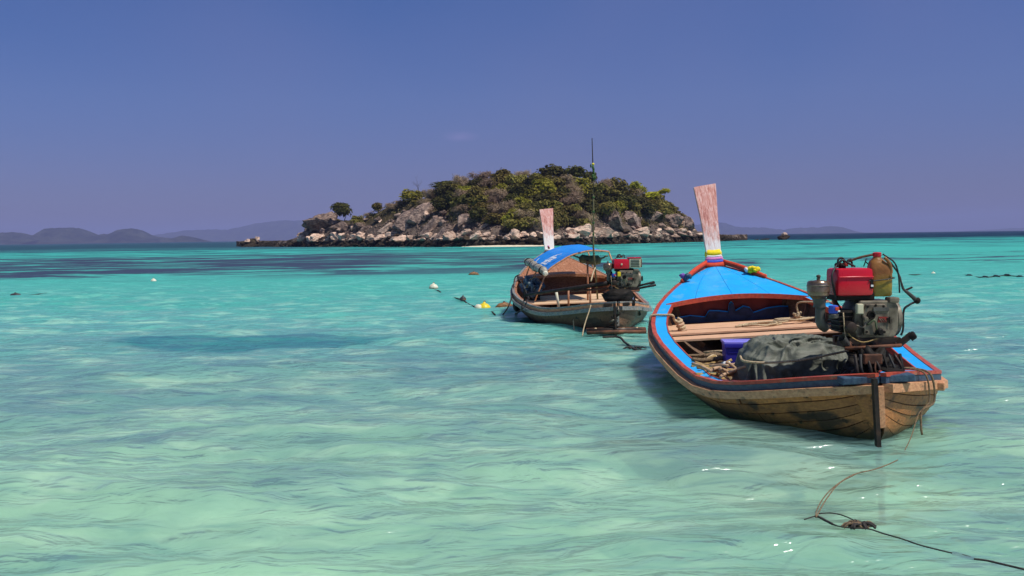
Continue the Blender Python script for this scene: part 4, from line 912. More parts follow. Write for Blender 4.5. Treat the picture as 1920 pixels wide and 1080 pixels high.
# ------------------------------------------------------------------ engines
def engine(name, label, origin, heading, kind):
    """x starboard, y away from the beach, z up; origin = middle of the bed frame"""
    e = empty(name, origin, (0, 0, heading)); tag(e, label, 'engine')
    A = M
    # bed
    for y in (-.13, .13):
        MB().box((0, y, 0), (.52, .045, .06), bev=.004).build('bed_rail', A['dark_frame'], e)
    for x in (-.22, .0, .22):
        MB().box((x, 0, -.035), (.05, .34, .045), bev=.004).build('cross_bar', A['dark_frame'], e)
    MB().tube([(-.30, -.20, -.05), (.24, -.20, -.035)], .016, 8).build('guard_bar', A['rust'], e, True)
    # crankcase
    poly = [(-.16, .03), (.20, .03), (.235, .09), (.24, .30), (.20, .355), (-.13, .36), (-.17, .30), (-.20, .12)]
    cc = MB().prism(poly, -.15, .15).build('crankcase', A['cast'], e)
    bv = cc.modifiers.new('bevel', 'BEVEL'); bv.width = .012; bv.segments = 2
    cov = MB().prism([(-.10, .06), (.10, .05), (.13, .12), (.13, .28), (.09, .33), (-.09, .33), (-.12, .24)], -.178, -.152).build('gear_cover', A['steel'], cc)
    bv = cov.modifiers.new('bevel', 'BEVEL'); bv.width = .008; bv.segments = 2
    for x, z in ((-.085, .09), (.085, .085), (.11, .2), (.075, .31), (-.075, .31), (-.1, .2), (0, .065), (0, .32)):
        MB().lathe([(.011, 0), (.011, .012), (.006, .014)], (x, -.178, z), 6, (0, -1, 0)).build('bolt', A['black'], cc)
    MB().lathe([(.038, 0), (.038, .02), (.028, .022), (.026, .008), (0.004, .008)], (-.045, -.178, .235), 20, (0, -1, 0)).build('oil_cap', A['black'], cc, True, 40)
    MB().lathe([(.02, 0), (.02, .03), (.01, .034)], (-.10, -.178, .205), 10, (0, -1, 0)).build('plug', A['steel'], cc, True, 40)
    MB().prism([(.02, .17), (.10, .17), (.115, .215), (.03, .22)], -.187, -.178).build('window_plate', A['dark_red'], cc)
    for k in range(3): MB().tube([(.03 + k * .02, -.189, .205), (.055 + k * .02, -.189, .175)], .004, 5).build('stripe', A['steel'], cc)
    MB().box((.05, -.185, .285), (.15, .008, .035), bev=.002).build('name_plate', A['grey_paint'], cc)
    MB().tube([(.128, -.19, .215), (.128, -.19, .16)], .008, 6).build('dipstick', A['black'], cc)
    MB().tube([(-.08, -.185, .15), (-.02, -.20, .19), (.0, -.20, .12), (.04, -.19, .08)], .009, 6, 5).build('oil_pipe', A['green_paint'], cc, True)
    MB().lathe([(.03, 0), (.034, .03), (.02, .05)], (.03, -.178, .09), 12, (0, -1, 0)).build('drain_cup', A['black'], cc, True, 40)
    MB().box((-.145, -.16, .29), (.06, .05, .09), bev=.01).build('pump', A['label_cream'] if kind == 1 else A['float_yellow'], cc)
    # head at the left side
    MB().box((-.24, 0, .18), (.12, .22, .20), bev=.015).build('cylinder_head', A['black'], e)
    for k in range(5): MB().box((-.245, 0, .10 + k * .04), (.15, .25, .008)).build('cooling_fin', A['dark_frame'], e)
    MB().lathe([(.04, 0), (.055, .03), (.05, .09), (.03, .10)], (-.24, -.12, .13), 14, (0, -1, 0)).build('valve_cover', A['dark_frame'], e, True, 40)
    # right side: flywheel and pulley
    MB().lathe([(.155, 0), (.165, .01), (.165, .045), (.15, .055), (.12, .04), (.04, .04), (.04, .08), (.01, .08)], (.235, .02, .19), 28, (1, 0, 0)).build('flywheel', A['cast'], e, True, 40)
    MB().lathe([(.055, 0), (.04, .015), (.055, .03)], (.315, .02, .19), 20, (1, 0, 0)).build('pulley', A['black'], e, True, 40)
    MB().box((.19, -.12, .36), (.10, .10, .05), bev=.015).build('injector_box', A['steel'], e)
    MB().box((-.02, 0, .37), (.34, .22, .06), bev=.01).build('tank_cradle', A['black'], e)
    # fuel tank
    if kind == 1:
        tk = MB().box((-.035, -.02, .485), (.375, .26, .215), bev=.032, taper=(.98, .96)).build('fuel_tank', A['tank_red'], e, True, 50)
        MB().box((-.035, -.152, .525), (.36, .012, .012), bev=.004).build('tank_seam', A['tank_red'], tk, True)
        MB().box((.128, -.1515, .47), (.032, .006, .075), bev=.003).build('slot', A['black'], tk)
        MB().box((.128, -.156, .455), (.026, .006, .016), bev=.002).build('latch', A['white'], tk)
        MB().lathe([(.035, 0), (.035, .02), (.02, .026)], (-.10, .0, .59), 16).build('filler_cap', A['black'], tk, True, 40)
    else:
        tk = MB().box((-.09, -.02, .485), (.30, .26, .19), bev=.026, taper=(.98, .96)).build('fuel_tank', A['tank_red'], e, True, 50)
        MB().lathe([(.02, 0), (.016, .01)], (-.09, -.152, .48), 10, (0, -1, 0)).build('badge', A['label_cream'], tk)
        rd = MB().box((.17, -.02, .50), (.22, .25, .18), bev=.015).build('radiator', A['label_cream'], e, True, 50)
        MB().box((.17, -.02, .60), (.24, .26, .022), bev=.008).build('radiator_top', A['tank_red'], rd)
        for k in range(5): MB().box((.17, -.149, .435 + k * .032), (.17, .006, .010)).build('grille_slot', A['black'], rd)
        MB().box((.29, -.02, .50), (.05, .2, .17), bev=.02).build('shroud', A['cast'], e)
    # air cleaner on its neck
    cx, cy = (-.335, -.05) if kind == 1 else (-.335, -.03)
    ac = MB().lathe([(.06, .36), (.075, .375), (.09, .385), (.092, .41), (.097, .412), (.097, .475), (.094, .485), (.08, .497), (.02, .503)], (cx, cy, 0), 30).build('air_cleaner', A['chrome'], e, True, 35)
    MB().lathe([(.099, .455), (.1, .46), (.099, .465)], (cx, cy, 0), 30).build('band', A['steel'], ac, True)
    MB().lathe([(.016, .503), (.014, .525), (.02, .528), (.018, .54), (.006, .545)], (cx, cy, 0), 10).build('wing_nut', A['steel'], ac, True, 40)
    MB().lathe([(.055, .29), (.05, .32), (.065, .36)], (cx + .01, cy, 0), 18).build('bowl', A['grey_paint'], ac, True, 40)
    MB().tube([(cx + .02, cy, .33), (cx + .02, cy, .16), (cx + .08, cy + .03, .11)], .042, 12, 5).build('intake_pipe', A['grey_paint'], e, True)
    fb = MB().lathe([(.028, .19), (.042, .20), (.044, .225), (.03, .235), (.036, .24), (.038, .285), (.02, .295)], (cx + .10, cy - .08, .0), 16).build('fuel_filter', A['grey_paint'], e, True, 40)
    MB().lathe([(.037, .225), (.041, .245), (.040, .285), (.02, .29)], (cx + .10, cy - .08, .012), 16).build('filter_cup', A['ribbon_blue'], fb, True, 40)
    MB().box((cx + .115, cy - .122, .275), (.035, .01, .028), bev=.003).build('sticker', A['ribbon_red'], fb)
    MB().box((cx + .13, cy - .123, .255), (.02, .01, .014), bev=.003).build('clip', A['white'], fb)
    # exhaust
    MB().tube([(-.24, .05, .27), (-.26, .12, .36), (-.2, .16, .42), (.02, .17, .44)], .024, 10, 6).build('exhaust_pipe', A['rust'], e, True)
    MB().tube([(cx + .08, cy - .1, -.02), (cx + .01, cy - .13, .045)], [.034, .04], 14, cap=False).build('pipe_mouth', A['grey_paint'], e, True)
    MB().tube([(cx + .16, cy - .06, -.07), (cx + .07, cy - .1, -.01)], .038, 12).build('pipe_elbow', A['rust'], e, True)
    # hoses looping over the tank
    hs = [[(-.20, -.10, .36), (-.235, -.10, .52), (-.19, -.06, .595), (-.14, -.03, .63), (-.12, 0, .61)], [(-.15, -.02, .60), (-.14, -.02, .665), (-.09, -.01, .665), (-.08, 0, .605)],
          [(-.06, -.02, .605), (-.055, -.02, .65), (-.02, -.01, .655), (-.005, 0, .60)], [(-.17, -.05, .61), (-.12, -.05, .655), (-.06, -.05, .63), (.0, -.04, .605)]]
    for p_ in hs: MB().tube(p_, .009, 7, 6).build('hose', A['rubber'], e, True)
    for x in (-.15, -.11, -.07): MB().lathe([(.02, 0), (.022, .015), (.012, .03)], (x, -.01, .605), 10).build('clamp', A['dark_frame' if x < -.1 else 'dark_red'], e, True, 40)
    if kind == 1:
        MB().tube([(-.04, -.01, .645), (.06, -.02, .675), (.17, -.03, .695)], .010, 7, 5).build('control_rod', A['rust'], e, True)
        MB().tube([(.12, .04, .60), (.14, .03, .66), (.12, .0, .64), (.15, -.01, .61)], .005, 5, 5).build('wire', A['black'], e, True)
        MB().tube([(.20, -.06, .69), (.28, -.07, .58), (.315, -.08, .46), (.36, -.08, .42), (.41, -.08, .38), (.44, -.08, .352)], [.008, .009, .012, .016, .018, .02], 8, 4).build('throttle_lever', A['grey_paint'], e, True)
        MB().tube([(.34, -.08, .44), (.405, -.08, .465)], .009, 6).build('grip', A['black'], e)
        MB().blob((.455, -.08, .345), (.03, .03, .03), .3, 3, 2).build('knob', A['black'], e, True)
        MB().tube([(.45, -.08, .34), (.38, -.08, .31), (.33, -.07, .26), (.32, -.08, .10), (.30, -.08, .04)], .010, 7, 5).build('cable', A['rubber'], e, True)
        MB().tube([(.24, -.16, -.03), (.34, -.20, .06)], .03, 12, cap=False).build('tiller_socket', A['dark_frame'], e, True)
        MB().lathe([(.022, 0), (.036, .001), (.038, .04), (.030, .055), (.022, .053)], (.325, -.195, .03), 16, (.5, -.35, .45)).build('socket_ring', A['black'], e, True, 40)
    else:
        for q_, zz in enumerate((.045, .0)):
            MB().tube([(.05, -.1, zz - .03), (.54 + .02 * q_, -.16, zz + .08 - q_ * .01)], .022, 10).build('tiller_tube', A['black'], e, True)
            MB().lathe([(.026, 0), (.026, .1), (.018, .11)], (.44 + .02 * q_, -.145, zz + .055 - q_ * .006), 12, (1, -.1, .22)).build('rubber_grip', A['rubber'], e, True, 40)
    # pivot and yoke down to the stern beam
    MB().lathe([(.09, -.32), (.075, -.18), (.05, -.06), (.11, -.05)], (0.02, 0, 0), 16).build('pivot', A['black'], e, True, 40)
    MB().box((.02, .0, -.10), (.26, .20, .07), bev=.02).build('yoke', A['black'], e)
    for x in (-.13, .16): MB().box((x, 0, -.17), (.035, .12, .14), bev=.008).build('bracket', A['black'], e)
    # green straps and wires
    MB().tube([(-.27, -.17, .10), (-.22, -.18, .04), (-.12, -.19, .0), (.02, -.19, .03)], .006, 5, 5).build('wire', A['straw'], e, True)
    MB().tube([(-.30, -.16, .26), (-.29, -.17, .1), (-.275, -.18, -.02)], .006, 5, 4).build('string', A['rope'], e, True)
    MB().tube([(-.18, -.14, .15), (-.12, -.19, .13), (-.10, -.19, .17)], .006, 5, 4).build('linkage', A['steel'], e, True)
    return e
E1 = h1.world((0.10, .70, 0)); E1 = P(1624, 637, 8.95); en1 = engine('boat_engine', 'oily grey diesel engine with plain red fuel tank on the near brown boat', E1, R(6), 1)
E2 = P(1172, 541, 18.8); en2 = engine('boat_engine', 'diesel engine with red tank and cream grille on the stern of the far boat', E2, R(4), 2); en2.scale = (1.02, 1.0, 1.0)
# support struts between bed and boat
for (w, tgt, r_, hh) in ((E1, b1, .05, h1), (E2, b2, .05, h2)):
    l = hh.loc_of(w)
    MB().box((l.x + .02, (l.y + .1) / 2 + .1, l.z - .26), (.16, max(.3, l.y), .12), bev=.02).build('engine_mount', M['black'], tgt)
    for sx_ in (-.2, .2): MB().tube([(l.x + sx_ * .6, l.y - .05, l.z - .10), (l.x + sx_ * 1.6, l.y + .12, hh.Z(.08) - .25)], .03, 8).build('mount_leg', M['black'], tgt, True)
MB().blob(h2.loc_of(P(1160, 556, 18.6)), (.30, .22, .16), .4, 2.5, 3, 8).build('gear_wrap', M['black'], b2, True)
for c in en1.children:
    if c.name.split('.')[0] in ('fuel_tank', 'air_cleaner', 'intake_pipe', 'fuel_filter', 'hose', 'clamp', 'control_rod', 'wire', 'tank_cradle'):
        if c.name.startswith('wire') and min(v.co.z for v in c.data.vertices) < .3: continue
        low = c.name.startswith('intake') or c.name.startswith('fuel_filter')
        c.location = (-.145 if c.name.startswith('fuel_tank') else -.135, 0, 0 if low else -.02); c.scale = (.92 if c.name.startswith('fuel_tank') else 1.06, 1.06, 1.12 if not low else 1.08)
en1.scale = (1, 1, 1.05)
# oil jug tied behind the tank
jg = empty('oil_jug', E1 + Vector((.108, -.03, .41))); jg.scale = (1.15, 1.12, 1.2); tag(jg, 'murky brown plastic oil jug with red cap beside the red tank', 'jug')
vs = []; prof = [(.0, .082, .058), (.01, .092, .068), (.10, .094, .07), (.2, .094, .07), (.235, .088, .065), (.27, .062, .05), (.295, .034, .034), (.31, .028, .028), (.312, .028, .028)]
n = 24; mb = MB()
for z, a, b in prof:
    for k in range(n):
        t = 2 * math.pi * k / n; c, s_ = math.cos(t), math.sin(t); p_ = .55 if z < .25 else .9
        vs.append((a * math.copysign(abs(c) ** p_, c) + (-.02 if z > .25 else 0), b * math.copysign(abs(s_) ** p_, s_), z * 1.0))
mb.add(vs, [(i * n + k, i * n + (k + 1) % n, (i + 1) * n + (k + 1) % n, (i + 1) * n + k) for i in range(len(prof) - 1) for k in range(n)] + [tuple(range(n))[::-1]])
mb.build('jug_body', M['jug'], jg, True)
MB().lathe([(.032, .305), (.034, .31), (.034, .335), (.026, .34)], (-.02, 0, 0), 16).build('cap', M['tank_red'], jg, True, 40)
MB().tube([(.02, -.055, .30), (.055, -.06, .26), (.075, -.055, .20), (.06, -.062, .15)], .013, 8, 5).build('jug_handle', M['jug'], jg, True)
rope_thing('tie_cord', [E1 + Vector(v) for v in [(-.04, -.17, .56), (.04, -.13, .56), (.14, -.125, .57), (.225, -.09, .58), (.23, .02, .58)]], .006, M['rubber'], 'thin black cord strapping the oil jug to the tank', 'cord')
rope_thing('fuel_hose', [E1 + Vector(v) for v in [(.14, -.03, .80), (.24, -.05, .72), (.275, -.06, .6), (.285, -.06, .44)]], .008, M['rubber'], 'black fuel hose running from the jug cap down its right side', 'hose')
_s = empty('underside_shade_bundle', w2_(.30, 3.3, 1.36)); tag(_s, 'dark olive bundle added as the shaded underside of the blue canopy crown', 'bundle')  # made-up dark bundle standing for the shade under the canopy sag
MB().tube([(-.42, 0, .06), (-.2, 0, -.02), (.1, 0, -.05), (.35, 0, .05)], [.02, .10, .11, .02], 10, 5).build('bundle', M['green_paint'], _s, True)  # added dark bundle, stands for the shade under the canopy sag
# tail shaft of the far engine, stowed inboard
sh = empty('tail_shaft', P(1140, 531, 18.7)); tag(sh, 'long rusty propeller shaft reaching from the far engine over the port rail', 'shaft')
s0 = sh.location; s1 = P(985, 553, 20.6) - s0
MB().tube([(0, 0, 0), s1 * .5, s1], [.045, .04, .032], 10).build('shaft_tube', M['dark_frame'], sh, True)
MB().tube([Vector((.02, 0, -.1)), s1 * .42 + Vector((0, 0, -.06))], .02, 8).build('stay_rod', M['rust'], sh, True)
for k in range(2):
    MB().box(s1 + Vector((-.02, .0, (-1) ** k * .07)), (.02, .06, .12), rot=.4).build('propeller_blade', M['black'], sh)
# black body under the near engine (gear, tarp scraps) and shaft
sh = empty('tail_shaft', h1.world((.10, .55, .30))); tag(sh, 'black greasy propeller shaft lying under the near engine', 'shaft')
MB().tube([(0, 0, 0), (-.15, .8, -.05), (-.35, 2.4, -.14)], .04, 10).build('shaft_tube', M['black'], sh, True)
MB().blob((.02, -.02, .04), (.22, .20, .22), .75, 3.4, 4, 3).build('gear_wrap', M['black'], sh, True)
_r = random.Random(12)
for k in range(9):
    x = -.2 + .05 * k; MB().tube([(x, -.20, .26), (x + _r.uniform(-.05, .05), -.27, .12), (x + _r.uniform(-.08, .08), -.24, -.02)], _r.uniform(.008, .02), 7, 5).build('linkage_rod', M[_r.choice(('black', 'dark_frame', 'rust', 'rubber'))], sh, True)
MB().box((-.05, -.22, .22), (.16, .05, .09), bev=.01).build('rusty_plate', M['rust'], sh)
MB().blob((.16, -.16, .03), (.12, .10, .10), .4, 3, 3, 9).build('cloth_wrap', simple('dark_blue_rag', (.014, .016, .06), (.008, .009, .03), .7), sh, True)
MB().box((.12, -.28, .125), (.09, .03, .02), rot=.3, bev=.008).build('tag', M['white'], sh)

# ------------------------------------------------------------------ cargo of the near boat
# tarpaulin heap
_c = P(1495, 690, 9.75); _c.z = .30; tp = empty('tarpaulin', _c); tag(tp, 'dark green black tarpaulin heap tied with a rope in the near boat stern', 'tarpaulin')
nu, nv = 200, 110; V = []; Wd, Dp, Ht = .50, .42, .47
for j in range(nv + 1):
    for i in range(nu):
        a = 2 * math.pi * i / nu; t = j / nv
        rr_ = min(1, t * 1.55); zz = 1 - max(0, (t - .52) / .48) ** 1.15
        zz = 1 - (max(0, t - .5) / .5) ** 1.2 if t > .5 else 1
        c, s_ = math.cos(a), math.sin(a); e_ = .5; x = math.copysign(abs(c) ** e_, c); y = math.copysign(abs(s_) ** e_, s_)
        top = (1 - .10 * (rr_ * x - .1) ** 2 - .16 * max(0, rr_ * x - .3)) * (1 - .14 * abs(rr_ * y) ** 3)
        fl = 1 + .14 * (1 - zz)
        q_ = Vector((x * rr_ * 1.7, y * rr_ * 1.5, zz * 1.2))
        sd_ = min(1, max(0, (t - .45) / .2))
        tq = Vector(((q_.x + .55 * q_.y) * 1.1, (q_.y - .5 * q_.x) * 3.2, 2.0)); sq = Vector((x * 3.4 + 5, y * 3.4, zz * .9)); wq = q_ + Vector((.4 * noise.noise(q_ * 1.3), .4 * noise.noise(q_ * 1.3 + Vector((5, 5, 5))), 0))
        rd = (1 - abs(noise.noise(tq + wq * .5)) * 3.2) * (1 - sd_) + (1 - abs(noise.noise(sq + wq * .6)) * 3.4) * sd_; rd2 = (1 - abs(noise.noise(tq * 2.3 + wq)) * 2.6) * (1 - sd_) + (1 - abs(noise.noise(sq * 2.1 + wq)) * 2.6) * sd_
        k_ = .050 * rd + .011 * rd2 + .003 * noise.noise(q_ * 8)
        V.append(Vector((Wd * x * rr_ * fl + k_ * x * .7 - .02 * (1 - zz), Dp * y * rr_ * fl + k_ * y * .9, Ht * (top * zz) + k_ * .8 * (1 if t < .6 else .4))))
fs = [(j * nu + i, j * nu + (i + 1) % nu, (j + 1) * nu + (i + 1) % nu, (j + 1) * nu + i) for j in range(nv) for i in range(nu)]
MB().add(V, fs).build('sheet', M['tarp'], tp, True)
for k in range(6): MB().lathe([(.006, 0), (.016, .002), (.016, .006), (.006, .008)], V[int(nv * .97) * nu + (nu * 5 // 8 + k * 8) % nu] + Vector((0, -.012, .02)), 10, (0, -1, .1)).build('eyelet', M['steel'], tp)
tw = tp.location
rope_thing('lashing_rope', [P(*v) for v in [(1388, 668, 9.7), (1396, 677, 9.28), (1440, 680, 9.13), (1500, 675, 9.12), (1560, 664, 9.14), (1600, 655, 9.3)]], .012, M['rope'], 'tan lashing rope pulled across the front of the tarpaulin heap')
# blue cool box
_c = P(1388, 690, 10.9); _c.z = .22; bx = empty('cool_box', _c, (0, 0, R(-5))); tag(bx, 'blue plastic cool box with pale violet lid left of the tarpaulin', 'box')
MB().box((0, 0, .2), (.36, .30, .38), bev=.012, taper=(1.04, 1.04)).build('box_body', M['box_blue'], bx, True, 40)
ld = MB().box((0, 0, .405), (.40, .34, .035), bev=.01).build('lid', M['lid_blue'], bx, True, 40)
MB().box((0, -.165, .375), (.40, .018, .05), bev=.006).build('rim', M['box_blue'], bx, True, 40)
MB().box((0, -.155, .30), (.30, .012, .012), bev=.003).build('ridge', M['box_blue'], bx)
# net and stick pile along the port side
_c = P(1342, 690, 10.75); _c.z = .24; nb = empty('net_bundle', _c); tag(nb, 'tan fishing net folded in loose strands beside the blue cool box', 'net'); r_ = random.Random(8)
for k in range(26):
    y = r_.uniform(-.6, .75); z = .0 + r_.uniform(0, .16); x0 = -.22 + .05 * y
    MB().tube([(x0 - r_.uniform(0, .1), y - .12, z + .05), (x0 + .14, y + r_.uniform(-.1, .1), z - .03 + r_.uniform(0, .05)), (x0 + .36, y + .10 + r_.uniform(-.1, .1), z + r_.uniform(-.04, .08))], r_.uniform(.012, .028), 6, 5).build('strand', M['straw'] if r_.random() < .75 else M['old_rope'], nb, True)
for k in range(14):
    a = h1.loc_of(P(r_.uniform(1325, 1385), r_.uniform(685, 712), r_.uniform(9.7, 10.3))); d = Vector((r_.gauss(.15, .15), r_.gauss(.1, .2), r_.uniform(-.02, .09)))
    o = MB().tube([(0, 0, 0), d * .5 + Vector((0, 0, .01)), d], r_.uniform(.010, .02), 6, 3).build('stick', M['driftwood'], None, True); o.location = h1.world(a)
    tag(o, 'short pale stick lying in the clutter inside the port side', 'stick', 'sticks and scraps in the near boat')
bt_ = empty('bottle', P(1347, 690, 10.2)); tag(bt_, 'small white and dark blue bottle among the sticks in the near boat', 'bottle'); bt_.rotation_euler = (R(60), R(20), R(40))
MB().lathe([(.03, 0), (.034, .01), (.034, .1), (.015, .13), (.015, .15)], n=14).build('bottle_body', M['white'], bt_, True, 40); MB().lathe([(.036, .03), (.036, .09)], n=14).build('wrap_label', M['navy'], bt_, True)
# dark gear under the thwart
dk_ = empty('gear_heap', h1.world((-.55, 3.55, .02))); tag(dk_, 'jumble of dark ropes and pale floats under the thwart', 'gear')
for k in range(24):
    c = Vector((r_.uniform(-.45, .9), r_.uniform(-.45, .5), r_.uniform(0, .16)))
    MB().tube([c, c + Vector((r_.gauss(0, .12), r_.gauss(0, .12), .05)), c + Vector((r_.gauss(0, .25), r_.gauss(0, .25), r_.uniform(-.02, .1)))], r_.uniform(.012, .03), 6, 4).build('coil', M[r_.choice(('old_rope', 'rope', 'lining', 'black', 'old_rope'))], dk_, True)
# ropes on the rails and the coil on the thwart
def loop(cx, cy, z, rx, ry, turns, seed, n=9):
    r_ = random.Random(seed); out = []
    for k in range(int(n * turns)):
        a = 2 * math.pi * k / n; out.append(Vector((cx + rx * math.cos(a) * r_.uniform(.7, 1.15), cy + ry * math.sin(a) * r_.uniform(.6, 1.2), z + r_.uniform(0, .03))))
    return out
tz = .605 - Z0
def hw(v): return h1.world(v)
y_b = .755 * h1.L
rp1 = [h1.gun(.72, 1, -.06, -.05), h1.gun(.72, 1, -.03, .03), h1.gun(.725, 1, .1, .03), h1.gun(.735, 1, .23, .025), Vector((.80, y_b - .02, .85 - Z0)), Vector((.80, y_b, .70 - Z0)), Vector((.79, y_b, tz + .05))]
rope_thing('mooring_rope', [hw(v) for v in rp1 + loop(.72, y_b - .12, tz + .02, .26, .16, 3.2, 3) + loop(.20, y_b - .30, tz - .005, .26, .12, 2.4, 5) + [Vector((-.15, y_b - .34, tz))]], .013, M['rope'], 'pale rope hitched over the starboard rail and coiled on the thwart planks', per=5)
bundle_k = empty('rope_knot', hw((.79, y_b - .02, tz + .06))); tag(bundle_k, 'lumpy rope knot under the starboard hitch', 'knot')
for k in range(5): MB().tube([Vector((r_.gauss(0, .03), r_.gauss(0, .03), r_.gauss(0, .03))) for _ in range(5)], .016, 6, 4).build('turn', M['rope'], bundle_k, True)
rp2 = [h1.gun(.70, -1, -.06, -.05), h1.gun(.70, -1, -.03, .03), h1.gun(.70, -1, .12, .03), h1.gun(.70, -1, .25, .02), Vector((-.98, .70 * h1.L, .74 - Z0)), Vector((-.90, .705 * h1.L, .66 - Z0)), Vector((-.86, .70 * h1.L, .60 - Z0))]
rope_thing('mooring_rope', [hw(v) for v in rp2], .016, M['rope'], 'pale rope looped over the port rail of the near boat')
kn = empty('rope_knot', hw((-.93, .705 * h1.L, .68 - Z0))); tag(kn, 'thick twisted pinkish rope knot hanging inside the port side', 'knot')
for k in range(5):
    z = .06 - .04 * k; MB().tube([(-.05 + .02 * k, 0, z), (0 + .02 * k, -.035, z - .03), (.05 + .02 * k, 0, z - .01), (.0 + .02 * k, .03, z + .02)], .022, 7, 5).build('turn', M['driftwood'] if k % 2 else M['rope'], kn, True)
# stern ropes
def water_path(pts, z=.0): return [Pz(a, b, z) for a, b in pts]
sr = [hw(h1.gun(.035, 1, .12, .03)), hw(h1.gun(.042, 1, .02, .03)), hw(h1.gun(.045, 1, -.10, -.02)), hw(h1.gun(.045, 1, -.12, -.25))]
rope_thing('stern_rope', sr + [P(1723, 775, 8.3), P(1708, 820, 8.05), P(1690, 855, 7.85)] + water_path([(1676, 866), (1640, 880), (1600, 890), (1565, 912), (1543, 935), (1531, 958), (1530, 968)], .02), [.008] * 22 + [.0045] * 60, M['old_rope'], 'tan rope hanging from the near stern and trailing into the water')
rope_thing('stern_rope', [v + Vector((.045, 0, 0)) for v in sr] + [P(1729, 770, 8.33), P(1727, 800, 8.3), P(1729, 815, 8.3)], .010, M['old_rope'], 'frayed knotted chain of rope hanging beside the longer stern rope')
rope_thing('water_rope', water_path([(1606, 888), (1575, 905), (1552, 932), (1538, 955), (1530, 970)], .02), .005, M['old_rope'], 'second strand of the trailing rope, left of the first')
rope_thing('water_rope', water_path([(1508, 974), (1530, 968), (1548, 976), (1570, 986), (1600, 990), (1630, 992), (1655, 1000), (1690, 1010), (1725, 1022), (1760, 1031), (1785, 1037)], .015), [.004] * 8 + [.008] * 14 + [.0045] * 60, M['sea_rope'], 'dark mooring line floating in the foreground below the stern')
rope_thing('water_rope', water_path([(1826, 1048), (1850, 1051), (1880, 1058), (1935, 1071)], .02), .006, M['sea_rope'], 'dark end of mooring line in the bottom right corner')
rope_thing('water_rope', water_path([(1534, 963), (1560, 962), (1585, 968), (1605, 978), (1618, 986)], .015), .004, M['sea_rope'], 'thin loop of line above the dark weed clump')
rope_thing('water_rope', water_path([(1745, 782), (1780, 790), (1830, 800), (1880, 812), (1935, 824)], -.02), .016, M['sea_rope'], 'submerged dark line running right from the near stern')
rope_thing('water_rope', water_path([(1785, 1037), (1805, 1042), (1826, 1048)], -.05), .010, M['sea_rope'], 'sunken stretch of the foreground mooring line')
wc = empty('weed_clump', Pz(1610, 990, .0)); tag(wc, 'clump of brown weed tangled in the foreground mooring line', 'seaweed')
for k in range(30):
    a = r_.uniform(0, 6.3); L_ = r_.uniform(.03, .12); MB().tube([(r_.gauss(0, .04), r_.gauss(0, .02), .01), (L_ * .6 * math.cos(a), .4 * L_ * math.sin(a), .035), (L_ * math.cos(a), .6 * L_ * math.sin(a), .01)], .008, 5, 3).build('frond', M['sea_rope'] if k % 3 else M['old_rope'], wc, True)
rope_thing('water_rope', water_path([(1130, 632), (1160, 632), (1172, 642), (1192, 656), (1215, 658), (1240, 664)], .02), .020, M['sea_rope'], 'dark weedy line joining the far stern to the near hull')
wc = empty('weed_clump', Pz(1190, 655, .0)); tag(wc, 'weed caught on the line between the two boats', 'seaweed')
for k in range(14):
    a = r_.uniform(0, 6.3); L_ = r_.uniform(.08, .22); MB().tube([(0, 0, .01), (L_ * .6 * math.cos(a), .4 * L_ * math.sin(a), .04), (L_ * math.cos(a), .6 * L_ * math.sin(a), .01)], .012, 5, 3).build('frond', M['sea_rope'], wc, True)

# ------------------------------------------------------------------ fittings of the far boat
def w2(n_, s_, z_): return h2.world((n_, s_, z_ - Z0))
cn = empty('boat_canopy', w2(0, 4.1, 1.2)); cn.rotation_euler = h2.rot; tag(cn, 'bright blue arched cloth canopy over the far boat', 'canopy')
prof = [(-.80, 1.12), (-.68, 1.22), (-.54, 1.315), (-.35, 1.42), (-.17, 1.49), (.05, 1.535), (.25, 1.555), (.45, 1.55), (.62, 1.52)]
def can(u, v, dz=0.0):
    """u 0..1 port to starboard, v 0..1 near to far"""
    k = u * (len(prof) - 1); i = min(int(k), len(prof) - 2); t = k - i
    x = prof[i][0] + (prof[i + 1][0] - prof[i][0]) * t; z = prof[i][1] + (prof[i + 1][1] - prof[i][1]) * t
    s_ = 3.0 + 2.3 * v; z += .09 * v + .012 * noise.noise(Vector((u * 5, v * 5, 0))) - .025 * math.sin(math.pi * v) + dz
    return Vector((x, s_ - 4.1, z - 1.2))
nu, nv = 120, 60; V = [can(i / nu, j / nv) for j in range(nv + 1) for i in range(nu + 1)]; o_ = len(V); V += [v - Vector((0, 0, .008)) for v in V]; k = nu + 1
fs = [(j * k + i, j * k + i + 1, (j + 1) * k + i + 1, (j + 1) * k + i) for j in range(nv) for i in range(nu)]; fs += [tuple(a + o_ for a in f[::-1]) for f in fs]
for j in range(nv): fs += [(j * k, (j + 1) * k, (j + 1) * k + o_, j * k + o_), (j * k + nu, j * k + nu + o_, (j + 1) * k + nu + o_, (j + 1) * k + nu)]
for i in range(nu): fs += [(i, i + o_, i + 1 + o_, i + 1), (nv * k + i, nv * k + i + 1, nv * k + i + 1 + o_, nv * k + i + o_)]
sheet = MB().add(V, fs).build('canopy_sheet', M['canopy'], cn, True, 60)
for j, v in enumerate((0.0, .33, .66, 1.0)):
    MB().tube([can(i / 16, v, -.028) for i in range(17)], .018, 8).build('hoop', M['rail_wood'], cn, True)
for u in (0, .5, 1): MB().tube([can(u, v / 6, -.03) for v in range(7)], .013, 8).build('ridge_pole', M['rust'], cn, True)
for u, v in ((0, .02), (0, .98), (1, .02), (1, .98), (0, .5)):
    a = can(u, v, -.03); xs = -1.06 if u == 0 else .98; bpt = Vector((xs * (h2.B((3 + 2.3 * v) / h2.L) / 1.3), a.y, h2.Z((3 + 2.3 * v) / h2.L) + Z0 - 1.2))
    MB().tube([a, bpt], .016, 8).build('canopy_post', M['rail_wood'], cn, True)
